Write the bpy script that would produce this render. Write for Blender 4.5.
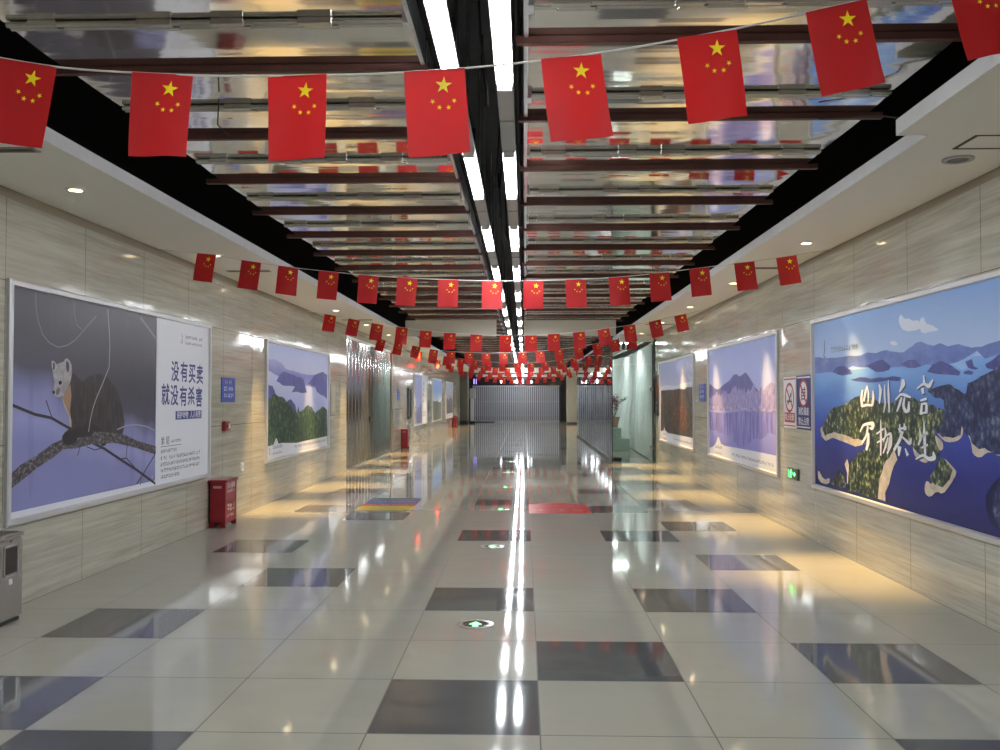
import bpy, math, random
from math import sin, cos, pi, radians as R
from mathutils import Vector, Matrix
random.seed(4)
S = bpy.context.scene
C = S.collection
for o in list(bpy.data.objects): bpy.data.objects.remove(o)

# ------------------------------------------------------------------ camera, world, exposure
EYE = 1.544
cam = bpy.data.cameras.new('camera'); cam.sensor_width = 36; cam.lens = 36*890/1000; cam.clip_start = .05; cam.clip_end = 200
co = bpy.data.objects.new('camera', cam); C.objects.link(co)
co.location = (0, 0, EYE); co.rotation_euler = (R(90+1.480), 0, R(1.5763)); S.camera = co
W = bpy.data.worlds.new('world'); S.world = W; W.use_nodes = True
W.node_tree.nodes['Background'].inputs[0].default_value = (.8, .85, 1, 1)
W.node_tree.nodes['Background'].inputs[1].default_value = .02
S.view_settings.view_transform = 'Standard'; S.view_settings.look = 'None'
S.view_settings.exposure = 1.3; S.view_settings.gamma = 1; S.view_settings.use_curve_mapping = False
S.cycles.use_denoising = True; S.cycles.max_bounces = 8; S.cycles.glossy_bounces = 5; S.cycles.diffuse_bounces = 4
S.cycles.transparent_max_bounces = 12; S.cycles.transmission_bounces = 8
S.cycles.caustics_reflective = True; S.cycles.blur_glossy = 0.6; S.cycles.caustics_refractive = False; S.cycles.sample_clamp_indirect = 5
TUBE = 34.0          # radiance of the fluorescent tubes
DOWN_W = 430.0        # watts of one warm downlight

# ------------------------------------------------------------------ materials
def lin(c): 
    c = c/255.0
    return c/12.92 if c <= .04045 else ((c+.055)/1.055)**2.4
def sr(r, g, b, k=1.0): return (min(.95, lin(r)*k), min(.95, lin(g)*k), min(.95, lin(b)*k), 1)
def newmat(name):
    m = bpy.data.materials.new(name); m.use_nodes = True
    return m, m.node_tree, m.node_tree.nodes['Principled BSDF']
def L(nt, a, b): nt.links.new(a, b)
_mc = {}
def mat(name, col, rough=.5, metal=0., spec=.5, emit=None, es=0, coat=0):
    if name in _mc: return _mc[name]
    m, nt, b = newmat(name)
    b.inputs['Base Color'].default_value = col if len(col) == 4 else (*col, 1)
    b.inputs['Roughness'].default_value = rough; b.inputs['Metallic'].default_value = metal
    b.inputs['Specular IOR Level'].default_value = spec; b.inputs['Coat Weight'].default_value = coat
    if emit: b.inputs['Emission Color'].default_value = (*emit[:3], 1); b.inputs['Emission Strength'].default_value = es
    _mc[name] = m; return m
def node(nt, t, **k):
    n = nt.nodes.new(t)
    for a, v in k.items(): setattr(n, a, v)
    return n
def math_(nt, op, a, b=None, c=None):
    n = node(nt, 'ShaderNodeMath', operation=op)
    for i, v in enumerate((a, b, c)):
        if v is None: continue
        if isinstance(v, (int, float)): n.inputs[i].default_value = v
        else: L(nt, v, n.inputs[i])
    return n.outputs[0]
def mixc(nt, f, a, b):
    n = node(nt, 'ShaderNodeMix', data_type='RGBA')
    if isinstance(f, (int, float)): n.inputs[0].default_value = f
    else: L(nt, f, n.inputs[0])
    for i, v in ((6, a), (7, b)):
        if isinstance(v, tuple): n.inputs[i].default_value = v if len(v) == 4 else (*v, 1)
        else: L(nt, v, n.inputs[i])
    return n.outputs[2]
def ramp(nt, f, stops):
    n = node(nt, 'ShaderNodeValToRGB'); e = n.color_ramp.elements
    while len(e) < len(stops): e.new(.5)
    for x, (p, c) in zip(e, stops): x.position = p; x.color = c if len(c) == 4 else (*c, 1)
    L(nt, f, n.inputs[0]); return n.outputs[0]
def noise(nt, vec, scale, detail=3, rough=.5, dist=0):
    n = node(nt, 'ShaderNodeTexNoise'); L(nt, vec, n.inputs['Vector'])
    n.inputs['Scale'].default_value = scale; n.inputs['Detail'].default_value = detail
    n.inputs['Roughness'].default_value = rough; n.inputs['Distortion'].default_value = dist
    return n.outputs['Fac']
def mapping(nt, vec, sc=(1,1,1), loc=(0,0,0)):
    n = node(nt, 'ShaderNodeMapping'); L(nt, vec, n.inputs[0])
    n.inputs['Scale'].default_value = sc; n.inputs['Location'].default_value = loc
    return n.outputs[0]
def pos(nt): return node(nt, 'ShaderNodeNewGeometry').outputs['Position']
def objc(nt): return node(nt, 'ShaderNodeTexCoord').outputs['Object']
def xyz(nt, v):
    n = node(nt, 'ShaderNodeSeparateXYZ'); L(nt, v, n.inputs[0]); return n.outputs
def joint(nt, v, off, pitch, w):
    """1 on a joint line of width w at off + k*pitch"""
    a = math_(nt, 'SUBTRACT', v, off - w/2); a = math_(nt, 'DIVIDE', a, pitch); a = math_(nt, 'FRACT', a)
    return math_(nt, 'LESS_THAN', a, w/pitch)
def bump(nt, b, h, strength, dist=.01):
    n = node(nt, 'ShaderNodeBump'); n.inputs['Strength'].default_value = strength; n.inputs['Distance'].default_value = dist
    L(nt, h, n.inputs['Height']); L(nt, n.outputs[0], b.inputs['Normal'])

TX, TY, TP, TQ = .071, 4.12, .8, .79      # floor tile grid
def floor_mat(name, dark):
    m, nt, b = newmat(name); p = pos(nt); x, y, z = xyz(nt, p)
    j = math_(nt, 'MAXIMUM', joint(nt, x, TX, TP, .007), joint(nt, y, TY, TQ, .008))
    if dark: base, var, gr = sr(88, 90, 92), sr(80, 82, 84), sr(60, 58, 55)
    else: base, var, gr = sr(168, 166, 157), sr(158, 156, 146), sr(66, 62, 56)
    col = mixc(nt, noise(nt, mapping(nt, p, (1.2, 3, 1)), 2.2, 4), base, var)
    n = node(nt, 'ShaderNodeTexWhiteNoise', noise_dimensions='2D')
    cx = math_(nt, 'FLOOR', math_(nt, 'DIVIDE', math_(nt, 'SUBTRACT', x, TX), TP)); cy = math_(nt, 'FLOOR', math_(nt, 'DIVIDE', math_(nt, 'SUBTRACT', y, TY), TQ))
    cc = node(nt, 'ShaderNodeCombineXYZ'); L(nt, cx, cc.inputs[0]); L(nt, cy, cc.inputs[1]); L(nt, cc.outputs[0], n.inputs['Vector'])
    col = mixc(nt, math_(nt, 'MULTIPLY', n.outputs['Value'], .35), col, var)
    L(nt, mixc(nt, j, col, gr), b.inputs['Base Color'])
    r = math_(nt, 'MULTIPLY_ADD', noise(nt, p, 6, 3), .05, .035)
    L(nt, math_(nt, 'MAXIMUM', r, math_(nt, 'MULTIPLY', j, .5)), b.inputs['Roughness'])
    b.inputs['Specular IOR Level'].default_value = .5
    bump(nt, b, noise(nt, mapping(nt, p, (1, .8, 1)), 1.1, 1), .06, .02)
    return m
M_FLOOR = floor_mat('polished_beige_tile', False); M_DARK = floor_mat('polished_grey_tile', True)

def wall_mat(name, off):
    m, nt, b = newmat(name); p = pos(nt); x, y, z = xyz(nt, p)
    j = math_(nt, 'MAXIMUM', joint(nt, y, off, 1.17, .006), joint(nt, z, 0, 1.2, .006))
    q = mapping(nt, p, (1, .22, 4.2))
    n1 = noise(nt, q, 3.0, 5, .55, .5); n2 = noise(nt, mapping(nt, p, (1, .55, 17)), 2.5, 3, .6, .5)
    f = math_(nt, 'MULTIPLY_ADD', n2, .55, math_(nt, 'MULTIPLY', n1, .48))
    col = ramp(nt, f, [(.3, sr(148, 143, 129)), (.52, sr(172, 168, 155)), (.75, sr(194, 191, 180))])
    L(nt, mixc(nt, j, col, sr(92, 84, 70)), b.inputs['Base Color'])
    L(nt, math_(nt, 'MULTIPLY_ADD', n2, .06, .07), b.inputs['Roughness'])
    b.inputs['Specular IOR Level'].default_value = .55
    cell = node(nt, 'ShaderNodeTexNoise'); L(nt, mapping(nt, p, (.8, .8, .8)), cell.inputs['Vector']); cell.inputs['Scale'].default_value = 1.3
    h = math_(nt, 'ADD', cell.outputs['Fac'], math_(nt, 'ADD', math_(nt, 'MULTIPLY', n2, .05), math_(nt, 'MULTIPLY', noise(nt, mapping(nt, p, (1, 1.6, 3)), 2.6, 2), .34)))
    bump(nt, b, h, .22, .03)
    return m
M_WL = wall_mat('striped_stone_panel_west', 7.5); M_WR = wall_mat('striped_stone_panel_east', 7.32)

def foil_mat():
    m, nt, b = newmat('polished_foil_sheet'); p = pos(nt)
    b.inputs['Metallic'].default_value = 1
    n = noise(nt, mapping(nt, p, (.6, 3, .5)), 3, 3)
    L(nt, mixc(nt, n, (.74, .725, .69), (.88, .87, .84)), b.inputs['Base Color'])
    b.inputs['Roughness'].default_value = .075
    h = math_(nt, 'ADD', noise(nt, mapping(nt, p, (.12, 1.9, .2)), 1.7, 1, .5, .3), math_(nt, 'MULTIPLY', noise(nt, mapping(nt, p, (.3, 5, .2)), 2.0, 1), .10))
    bump(nt, b, h, .26, .03); return m
M_FOIL = foil_mat()
def wavy(name, c1, c2, rough, metal, sc, bs, spec=.5):
    m, nt, b = newmat(name); p = pos(nt); n = noise(nt, mapping(nt, p, sc), 4, 4)
    L(nt, mixc(nt, n, c1, c2), b.inputs['Base Color']); b.inputs['Roughness'].default_value = rough; b.inputs['Metallic'].default_value = metal
    b.inputs['Specular IOR Level'].default_value = spec
    if bs: bump(nt, b, n, bs, .01)
    return m
M_GALV = wavy('galvanised_steel', (.5, .52, .55), (.72, .74, .77), .28, 1, (1, 6, 1), .1)
M_HINGE = wavy('dull_aluminium_hinge', (.5, .49, .46), (.66, .65, .61), .25, 1, (5, 1, 1), .1)
M_BEAM = wavy('red_oxide_steel', (.055, .019, .014), (.11, .039, .028), .55, .2, (2, 2, 2), .15)
M_STEEL = wavy('brushed_stainless', (.5, .5, .49), (.66, .66, .65), .22, 1, (8, 8, .4), .05)
M_SHUT = wavy('shutter_steel', (.36, .37, .36), (.52, .52, .5), .15, 1, (3, 1, .2), .03)
M_SOFF = wavy('soffit_paint', sr(240, 237, 228), sr(243, 240, 232), .75, 0, (1, 1, 1), 0)
M_FASC = wavy('fascia_paint', sr(222, 222, 224), sr(205, 206, 210), .6, 0, (1, 3, 1), 0)
M_TAN = wavy('tan_stone_trim', sr(116, 104, 84), sr(130, 117, 96), .35, 0, (1, .5, 4), 0)
M_BLACK = mat('unlit_void_black', (.0045, .0045, .006), .9, 0, .2)
M_VOID = wavy('dusty_dark_concrete', (.06, .06, .063), (.11, .11, .115), .8, 0, (1, 1, 1), .2)
M_CREAM = wavy('cream_stone', sr(200, 192, 170), sr(212, 205, 184), .25, 0, (1, 1, .5), 0)
M_ALU = mat('anodised_aluminium', (.56, .56, .575), .45, .5)
M_WHITE = mat('white_plastic', sr(225, 225, 222), .4)
M_HOUS = mat('grey_lamp_housing', sr(178, 178, 178), .45)
M_TUBE = mat('lit_fluorescent_tube', (1, 1, 1), .3, 0, .5, (.93, .97, 1.0), TUBE)
M_WARM = mat('lit_downlight_lens', (1, .9, .7), .3, 0, .5, (1.0, .80, .45), 9)
M_OFF = mat('unlit_lamp_lens', sr(150, 150, 148), .2)
M_REDBOX = mat('glossy_red_enamel', sr(132, 18, 32, 1.0), .28)
M_DKRED = mat('dark_red_plastic', sr(120, 15, 18), .35)
M_BLK = mat('black_plastic', (.012, .012, .013), .35)
M_GREEN = mat('lit_green_symbol', (.1, .9, .2), .4, 0, .5, (.12, 1.0, .22), 2.2)

# ------------------------------------------------------------------ mesh builder
class MB:
    def __init__(s): s.v = []; s.f = []; s.mi = []; s.sm = []
    def add(s, vs, fs, m=0, smooth=False):
        n = len(s.v); s.v += [tuple(v) for v in vs]
        for f in fs: s.f.append([i+n for i in f]); s.mi.append(m); s.sm.append(smooth)
        return s
    def box(s, x0, x1, y0, y1, z0, z1, m=0):
        v = [(x0,y0,z0),(x1,y0,z0),(x1,y1,z0),(x0,y1,z0),(x0,y0,z1),(x1,y0,z1),(x1,y1,z1),(x0,y1,z1)]
        return s.add(v, [(0,3,2,1),(4,5,6,7),(0,1,5,4),(1,2,6,5),(2,3,7,6),(3,0,4,7)], m)
    def rbox(s, x0, x1, y0, y1, z0, z1, r=.01, m=0):
        """box whose vertical and horizontal edges are chamfered by r"""
        xs=(x0,x1);ys=(y0,y1);zs=(z0,z1); v=[]; idx={}
        for i in (0,1):
            for j in (0,1):
                for k in (0,1):
                    sx=1 if i==0 else -1; sy=1 if j==0 else -1; sz=1 if k==0 else -1
                    for a,d in enumerate(((0,sy*r,sz*r),(sx*r,0,sz*r),(sx*r,sy*r,0))):
                        idx[i,j,k,a]=len(v); v.append((xs[i]+d[0],ys[j]+d[1],zs[k]+d[2]))
        g=lambda i,j,k,a: idx[i,j,k,a]; f=[]
        f += [(g(0,0,0,0),g(0,0,1,0),g(0,1,1,0),g(0,1,0,0)),(g(1,0,0,0),g(1,1,0,0),g(1,1,1,0),g(1,0,1,0)),
              (g(0,0,0,1),g(1,0,0,1),g(1,0,1,1),g(0,0,1,1)),(g(0,1,0,1),g(0,1,1,1),g(1,1,1,1),g(1,1,0,1)),
              (g(0,0,0,2),g(0,1,0,2),g(1,1,0,2),g(1,0,0,2)),(g(0,0,1,2),g(1,0,1,2),g(1,1,1,2),g(0,1,1,2))]
        for i in (0,1):
            for j in (0,1): f.append((g(i,j,0,0),g(i,j,1,0),g(i,j,1,1),g(i,j,0,1)))
            for k in (0,1): f.append((g(i,0,k,0),g(i,1,k,0),g(i,1,k,2),g(i,0,k,2)))
        for j in (0,1):
            for k in (0,1): f.append((g(0,j,k,1),g(1,j,k,1),g(1,j,k,2),g(0,j,k,2)))
        for i in (0,1):
            for j in (0,1):
                for k in (0,1): f.append((g(i,j,k,0),g(i,j,k,1),g(i,j,k,2)))
        return s.add(v, f, m)
    def cyl(s, p, q, r, n=10, m=0, r2=None, cap=True):
        p=Vector(p); q=Vector(q); d=(q-p).normalized(); a=d.orthogonal().normalized(); b=d.cross(a); r2=r if r2 is None else r2
        v=[p+(a*cos(2*pi*i/n)+b*sin(2*pi*i/n))*r for i in range(n)]+[q+(a*cos(2*pi*i/n)+b*sin(2*pi*i/n))*r2 for i in range(n)]
        s.add(v, [(i,(i+1)%n,n+(i+1)%n,n+i) for i in range(n)], m, True)
        if cap: s.add(v[:n],[tuple(range(n-1,-1,-1))],m); s.add(v[n:],[tuple(range(n))],m)
        return s
    def tube(s, pts, r, n=6, m=0):
        pts=[Vector(p) for p in pts]; rings=[]; rs=r if isinstance(r,(list,tuple)) else [r]*len(pts)
        up=None
        for i,p in enumerate(pts):
            d=(pts[min(i+1,len(pts)-1)]-pts[max(i-1,0)]).normalized()
            if up is None: up=d.orthogonal().normalized()
            up=(up-d*up.dot(d)).normalized(); b=d.cross(up)
            rings.append([p+(up*cos(2*pi*k/n)+b*sin(2*pi*k/n))*rs[i] for k in range(n)])
        v=[q for g in rings for q in g]; f=[]
        for i in range(len(pts)-1):
            for k in range(n): f.append((i*n+k,i*n+(k+1)%n,(i+1)*n+(k+1)%n,(i+1)*n+k))
        s.add(v,f,m,True); s.add(rings[0],[tuple(range(n-1,-1,-1))],m); s.add(rings[-1],[tuple(range(n))],m); return s
    def poly(s, pts, z, m=0): return s.add([(a,b,z) for a,b in pts],[tuple(range(len(pts)))],m)
    def rect(s, a0, a1, b0, b1, z, m=0): return s.poly([(a0,b0),(a1,b0),(a1,b1),(a0,b1)], z, m)
    def prism(s, pts, z0, z1, m=0):
        n=len(pts); s.add([(a,b,z1) for a,b in pts],[tuple(range(n))],m); s.add([(a,b,z0) for a,b in pts],[tuple(range(n-1,-1,-1))],m)
        s.add([(a,b,z0) for a,b in pts]+[(a,b,z1) for a,b in pts],[(i,(i+1)%n,n+(i+1)%n,n+i) for i in range(n)],m); return s
    def ring(s, r0, r1, z0, z1, n=24, m=0, c=(0,0), ax=1., ay=1.):
        k=[(cos(2*pi*i/n)*ax,sin(2*pi*i/n)*ay) for i in range(n)]; v=[]
        for r,z in ((r0,z0),(r1,z0),(r1,z1),(r0,z1)): v+=[(c[0]+a*r,c[1]+b*r,z) for a,b in k]
        f=[]
        for t in range(4):
            u=(t+1)%4
            for i in range(n): f.append((t*n+i,t*n+(i+1)%n,u*n+(i+1)%n,u*n+i))
        return s.add(v,f,m,False)
    def disc(s, r, z, n=24, m=0, c=(0,0), ax=1., ay=1.): return s.poly([(c[0]+cos(2*pi*i/n)*r*ax,c[1]+sin(2*pi*i/n)*r*ay) for i in range(n)], z, m)
    def ribbon(s, pts, w, z, m=0):
        """flat brush line of width w (number, list, or (wa, wb) pairs)"""
        ws=w if isinstance(w,list) else [w]*len(pts); l=[];r=[]
        for i,p in enumerate(pts):
            q0=pts[max(i-1,0)]; q1=pts[min(i+1,len(pts)-1)]; dx,dy=q1[0]-q0[0],q1[1]-q0[1]; d=math.hypot(dx,dy) or 1
            wa,wb=ws[i] if isinstance(ws[i],tuple) else (ws[i],ws[i]); nx,ny=-dy/d*wa/2,dx/d*wb/2
            l.append((p[0]+nx,p[1]+ny,z)); r.append((p[0]-nx,p[1]-ny,z))
        n=len(pts); return s.add(l+r,[(i,n+i,n+i+1,i+1) for i in range(n-1)],m)
    def text(s, body, a, b, size, z, m=0, bold=.0, sx=1., ax='L'):
        vs,fs=glyph(body,bold); 
        if ax=='C': w=max(v[0] for v in vs)+min(v[0] for v in vs); a-=w*size*sx/2
        return s.add([(a+v[0]*size*sx,b+v[1]*size,z) for v in vs],fs,m)
    def scrawl(s, a0, a1, b, h, z, m=0, seed=1):
        """a line of lettering too small to read: little stroke clusters"""
        rnd=random.Random(seed); x=a0
        while x+h*.8<a1:
            if rnd.random()<.1: x+=h*.7; continue
            w=h*.8
            for k in range(rnd.randint(2,3)): y=b+h*(.1+.8*rnd.random()); s.rect(x+w*.05,x+w*.95,y-h*.07,y+h*.07,z,m)
            for k in range(rnd.randint(1,2)): q=x+w*(.1+.8*rnd.random()); s.rect(q-h*.075,q+h*.075,b+h*.05,b+h*.95,z,m)
            x+=h*1.02
        return s
    def build(s, name, mats, parent=None, loc=None, rot=None):
        me=bpy.data.meshes.new(name); me.from_pydata(s.v,[],s.f)
        ms=mats if isinstance(mats,(list,tuple)) else [mats]
        for m in ms: me.materials.append(m)
        me.polygons.foreach_set('material_index',s.mi); me.polygons.foreach_set('use_smooth',s.sm); me.update()
        o=bpy.data.objects.new(name,me); C.objects.link(o)
        if parent: o.parent=parent
        if loc: o.location=loc
        if rot: o.rotation_euler=rot
        return o
_gl={}
def glyph(body,bold):
    if (body,bold) in _gl: return _gl[body,bold]
    c=bpy.data.curves.new('lettering','FONT'); c.body=body; c.resolution_u=3; c.offset=bold
    o=bpy.data.objects.new('lettering',c); C.objects.link(o)
    me=bpy.data.meshes.new_from_object(o.evaluated_get(bpy.context.evaluated_depsgraph_get()))
    r=([tuple(v.co) for v in me.vertices],[tuple(p.vertices) for p in me.polygons])
    bpy.data.objects.remove(o); bpy.data.curves.remove(c); bpy.data.meshes.remove(me)
    _gl[body,bold]=r; return r
def tag(o, label, cat=None, group=None, kind=None):
    o['label']=label
    if cat: o['category']=cat
    if group: o['group']=group
    if kind: o['kind']=kind
    return o
def empty(name, loc=(0,0,0), rot=(0,0,0)):
    o=bpy.data.objects.new(name,None); C.objects.link(o); o.location=loc; o.rotation_euler=rot; o.empty_display_size=.1; return o
def copy_tree(o, parent=None):
    c=o.copy(); C.objects.link(c)
    if parent: c.parent=parent
    for ch in list(o.children): copy_tree(ch,c)
    return c
def struct(name, mb, m, label): return tag(mb.build(name,m),label,None,None,'structure')
ORD=('first second third fourth fifth sixth seventh eighth ninth tenth eleventh twelfth thirteenth fourteenth fifteenth sixteenth seventeenth eighteenth nineteenth '
     'twentieth').split(); ORD+=['twenty-'+x for x in ORD[:9]]+['thirtieth']+['thirty-'+x for x in ORD[:9]]+['fortieth']+['forty-'+x for x in ORD[:9]]+['fiftieth']
WEST=(R(90),0,R(90)); EAST=(R(90),0,R(-90)); FRONT=(R(90),0,0)

# ------------------------------------------------------------------ room shell
XL, XR, YB, YE, ZW, ZS = -3.76, 3.12, -5.0, 58.6, 3.0, 3.075
SHOP_Y0, SHOP_Y1, SHOP_X = 21.6, 36.0, 2.12
dark={(-1,0),(-3,-1),(-4,0),(-4,2),(-3,4),(-4,6),(-4,10),(-4,13),(-3,9),(-1,3),(-1,7),(-1,11),(-1,15),(-1,19),(-1,23),(-1,27),(0,1),(1,3),(2,1),(2,-1),(2,5),
      (1,7),(2,8),(1,10),(2,11),(1,13),(2,15),(1,17),(-3,16),(-3,18),(-3,20),(-3,22),(-3,25),(2,19),(1,21),(-4,17),(-4,21),(0,25),(1,29),(-3,29),(-2,32),(-4,-3),(1,-3),(-1,31),(-1,35),(-3,34),(1,36),(-2,41),(0,44)}
fl=MB()
xs=[XL-.05]+[TX+TP*i for i in range(-4,4)]+[5.2]; ys=[YB]+[TY+TQ*j for j in range(-11,69)]
for i in range(len(xs)-1):
    for j in range(len(ys)-1):
        fl.add([(xs[i],ys[j],0),(xs[i+1],ys[j],0),(xs[i+1],ys[j+1],0),(xs[i],ys[j+1],0)],[(0,1,2,3)],1 if (i-5,j-12) in dark else 0)
struct('floor',fl,[M_FLOOR,M_DARK],'polished beige floor tiles with scattered dark grey tiles')
SH0, SH1, SHZ = 18.72, 25.3, 2.87
w=MB().box(XL-.2,XL,YB,SH0,0,ZW).box(XL-.2,XL,SH0,SH1,SHZ,ZW).box(XL-.2,XL,SH1,51.4,0,ZW)
struct('wall_left',w,M_WL,'striped beige stone wall on the left with three groups of posters')
w=MB().box(XR,XR+.2,YB,21.45,0,ZW)
struct('wall_right',w,M_WR,'striped beige stone wall on the right with large landscape posters')
struct('wall_right_far',MB().box(XR,XR+.2,SHOP_Y1,YE,0,ZW),M_WR,'beige stone wall beyond the glass shop front')
struct('wall_back',MB().box(-6,6,YB-.2,YB,0,4.3),M_CREAM,'plain cream wall behind the viewer')
struct('wall_end',MB().box(-6,6,YE,YE+.2,0,4.3),mat('end_wall_grey',sr(92,92,90),.6),'grey wall at the far end behind the folding gate')
struct('wall_left_end',MB().box(-6,XL,51.4,51.6,0,ZW).box(-6,-5.8,51.6,YE,0,4.3),mat('end_wall_grey',sr(92,92,90),.6),'grey return wall at the far left corner')
struct('trim_1',MB().box(XL-.2,XL-.004,YB,51.4,ZW,ZS),M_TAN,'tan stone band along the top of the left wall')
struct('trim_2',MB().box(XR+.004,XR+.2,YB,YE,ZW,ZS),M_TAN,'tan stone band along the top of the right wall')
# slabs and soffits
struct('ceiling',MB().box(-6,6,YB,YE,4.15,4.3),M_VOID,'dark concrete slab above the open ceiling')
sof=MB().box(XL-.2,-2.85,YB,52,ZS,3.165); sof.mi=[1 if k==3 else 0 for k in range(6)]
struct('ceiling_left',sof,[M_SOFF,M_FASC],'cream plaster soffit along the left wall with a pale edge')
sof=MB().box(2.34,XR+.2,5.1,YE,ZS-.01,3.155); sof.mi=[1 if k==5 else 0 for k in range(6)]
struct('ceiling_right',sof,[M_SOFF,M_FASC],'cream plaster soffit along the right wall with a pale edge')
sof=MB().box(2.12,XR+.2,YB,5.1,3.04,3.13); sof.mi=[1 if k==5 else 0 for k in range(6)]
struct('ceiling_right_near',sof,[M_SOFF,M_FASC],'lower and wider cream soffit board nearest on the right')
struct('trim_3',MB().box(-3.35,-3.2,YB,52,3.165,4.15),M_BLACK,'black board standing in for the unlit void above the left soffit')  # near-black boards carry the darkness of the unlit void over the soffits
struct('trim_4',MB().box(2.75,2.9,YB,YE,3.155,4.15),M_BLACK,'black board standing in for the unlit void above the right soffit')
struct('trim_5',MB().box(XL-.19,XL-.05,SH0-.02,SH0,0,SHZ).box(XL-.19,XL+.012,SH1-.34,SH1,0,SHZ),mat('brown_jamb',sr(112,100,80),.4),'brown metal jambs of the shutter opening in the left wall')
struct('trim_6',MB().box(-2.62,-.62,19.5,19.64,2.905,3.25).box(-.01,2.0,19.5,19.64,2.905,3.25),mat('shaded_bulkhead_paint',sr(178,174,160),.7),'cream bulkhead boards crossing the ceiling on both sides of the lamp trough')  # shade on these boards is put into their darker colour
struct('trim_7',MB().box(-2.85,2.34,47.6,47.75,2.9,3.16).box(-2.85,2.34,52.2,52.4,2.78,2.93),M_SOFF,'pale bulkhead boards crossing the ceiling near the far end')

# ------------------------------------------------------------------ ceiling steelwork: beams and foil panels
LX0, LX1, RX0, RX1 = -2.45, -.52, .0, 2.12
def beam_mesh(x0,x1):
    m=MB(); m.box(x0,x1,-.003,.003,-.019,.019).box(x0,x1,-.003,.038,-.019,-.014).box(x0,x1,-.003,.038,.014,.019)
    return m
def panel(side,x0,x1,lead,k):
    """foil bay: sheet from this beam back towards the camera to the hinge, short flap, hinge, end rail; origin at the beam"""
    t=empty('foil_ceiling'); pit=1.205; zr=.0
    a=MB(); n=6
    def sheet(y0,z0,y1,z1):
        mm=MB(); g=8; vs=[]; fs=[]
        for i in range(g+1):
            f=i/g
            for x in (x0,x1): 
                for dz in (0,.004): vs.append((x,y0+(y1-y0)*f,z0+(z1-z0)*f-.003*sin(pi*f)+dz))
        for i in range(g):
            b=i*4; fs+= [(b,b+2,b+6,b+4),(b+1,b+5,b+7,b+3),(b,b+4,b+5,b+1),(b+2,b+3,b+7,b+6)]
        fs+=[(0,1,3,2),(g*4,g*4+2,g*4+3,g*4+1)]
        return mm.add(vs,fs)
    sheet(-lead+.01,.031,.0,.0195).build('short_sheet',M_FOIL,t)
    sheet(-pit+.02,.0195,-lead-.01,.031).build('long_sheet',M_FOIL,t)
    h=MB()
    for dy in (-.019,.019): h.cyl((x0+.02,-lead+dy,.014),(x1-.02,-lead+dy,.014),.0148,8)
    rnd=random.Random(k); x=x0+.12
    while x<x1-.25:
        wdt=.13+.05*rnd.random(); h.rbox(x,x+wdt,-lead-.036,-lead-.003,-.003,.03,.004); h.rbox(x+wdt*.15,x+wdt*1.15,-lead+.003,-lead+.036,-.003,.03,.004); x+=.28+.28*rnd.random()
    h.build('hinge',M_HINGE,t)
    e=x1 if side=='left' else x0; s=-1 if side=='left' else 1
    r=MB().box(e-.003,e+.003,-pit+.07,-.02,.0,.16); r.box(min(e,e-s*.0)-.0,e+s*.02 if s>0 else e,-pit+.07,-.02,.0,.006) if s>0 else r.box(e-.02,e,-pit+.07,-.02,.0,.006)
    r.box(e+s*.03-.012,e+s*.03+.012,-lead-.05,-lead+.05,-.01,.05)
    r.build('end_rail',M_GALV,t)
    return t
beamL=MB.build(beam_mesh(LX0-.1,LX1+.015),'ceiling_beam',M_BEAM); beamR=MB.build(beam_mesh(RX0-.04,RX1+.08),'ceiling_beam',M_BEAM)
panL=panel('left',LX0,LX1,.516,1); panR=panel('right',RX0,RX1,.344,2)
NB=43
for side,b0,p0,y0 in (('left',beamL,panL,2.193),('right',beamR,panR,1.858)):
    for k in range(NB):
        y=y0+1.208*k
        if y>52: break
        b=b0 if k==0 else b0.copy()
        if k: C.objects.link(b)
        b.location=(0,y,3.282)
        tag(b,'red-brown steel beam %s of the lamp trough, %s from the camera end'%(side,ORD[k]),'beam','steel beams under the %s ceiling'%side,'thing')
        p=p0 if k==0 else copy_tree(p0)
        p.location=(0,y,3.282); p.rotation_euler=(R(random.uniform(-.5,.5)),0,0)
        tag(p,'shiny foil ceiling panel with hinge, %s of the lamp trough, %s from the camera end'%(side,ORD[k]),'ceiling panel','foil ceiling panels on the %s'%side,'thing')

# ------------------------------------------------------------------ fluorescent lights in the trough
def fluorescent():
    t=empty('fluorescent_light')
    h=MB(); h.box(-.037,.037,-.6,1.8,.02,.062).box(-.042,-.037,-.6,1.8,.014,.03).box(.037,.042,-.6,1.8,.014,.03).box(-.039,.039,1.796,1.804,.012,.064)
    h.build('housing',M_HOUS,t)
    for s in (-1,1): MB().cyl((s*.0185,.02,0),(s*.0185,1.19,0),.013,10).build('tube',M_TUBE,t)
    for y in (0,1.2):
        c=MB().box(-.036,.036,y-.012,y+.012,-.018,.022)
        for s in (-1,1): c.cyl((s*.0185,y-.02,0),(s*.0185,y+.02,0),.0155,10)
        c.build('lamp_holder',M_WHITE,t)
    for y in (-.1,1.4): MB().cyl((0,y,.06),(0,y,1.07),.004,6).build('hanger',M_GALV,t)
    return t
fx=fluorescent(); first=True
ZL=3.085
for nm,x in (('left',-.352),('right',-.097)):
    for k in range(-3,22):
        o=fx if first else copy_tree(fx); first=False
        o.location=(x,5.6+2.42*k,ZL)
        if k<-1: lab='twin tube fluorescent light on the %s lamp row, %s'%(nm,'behind the viewer' if k==-3 else 'directly above the viewer')
        else: lab='lit twin tube fluorescent light on the %s lamp row, %s from the camera end'%(nm,ORD[k+1])
        tag(o,lab,'ceiling light','fluorescent lights of the %s row'%nm)
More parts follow.
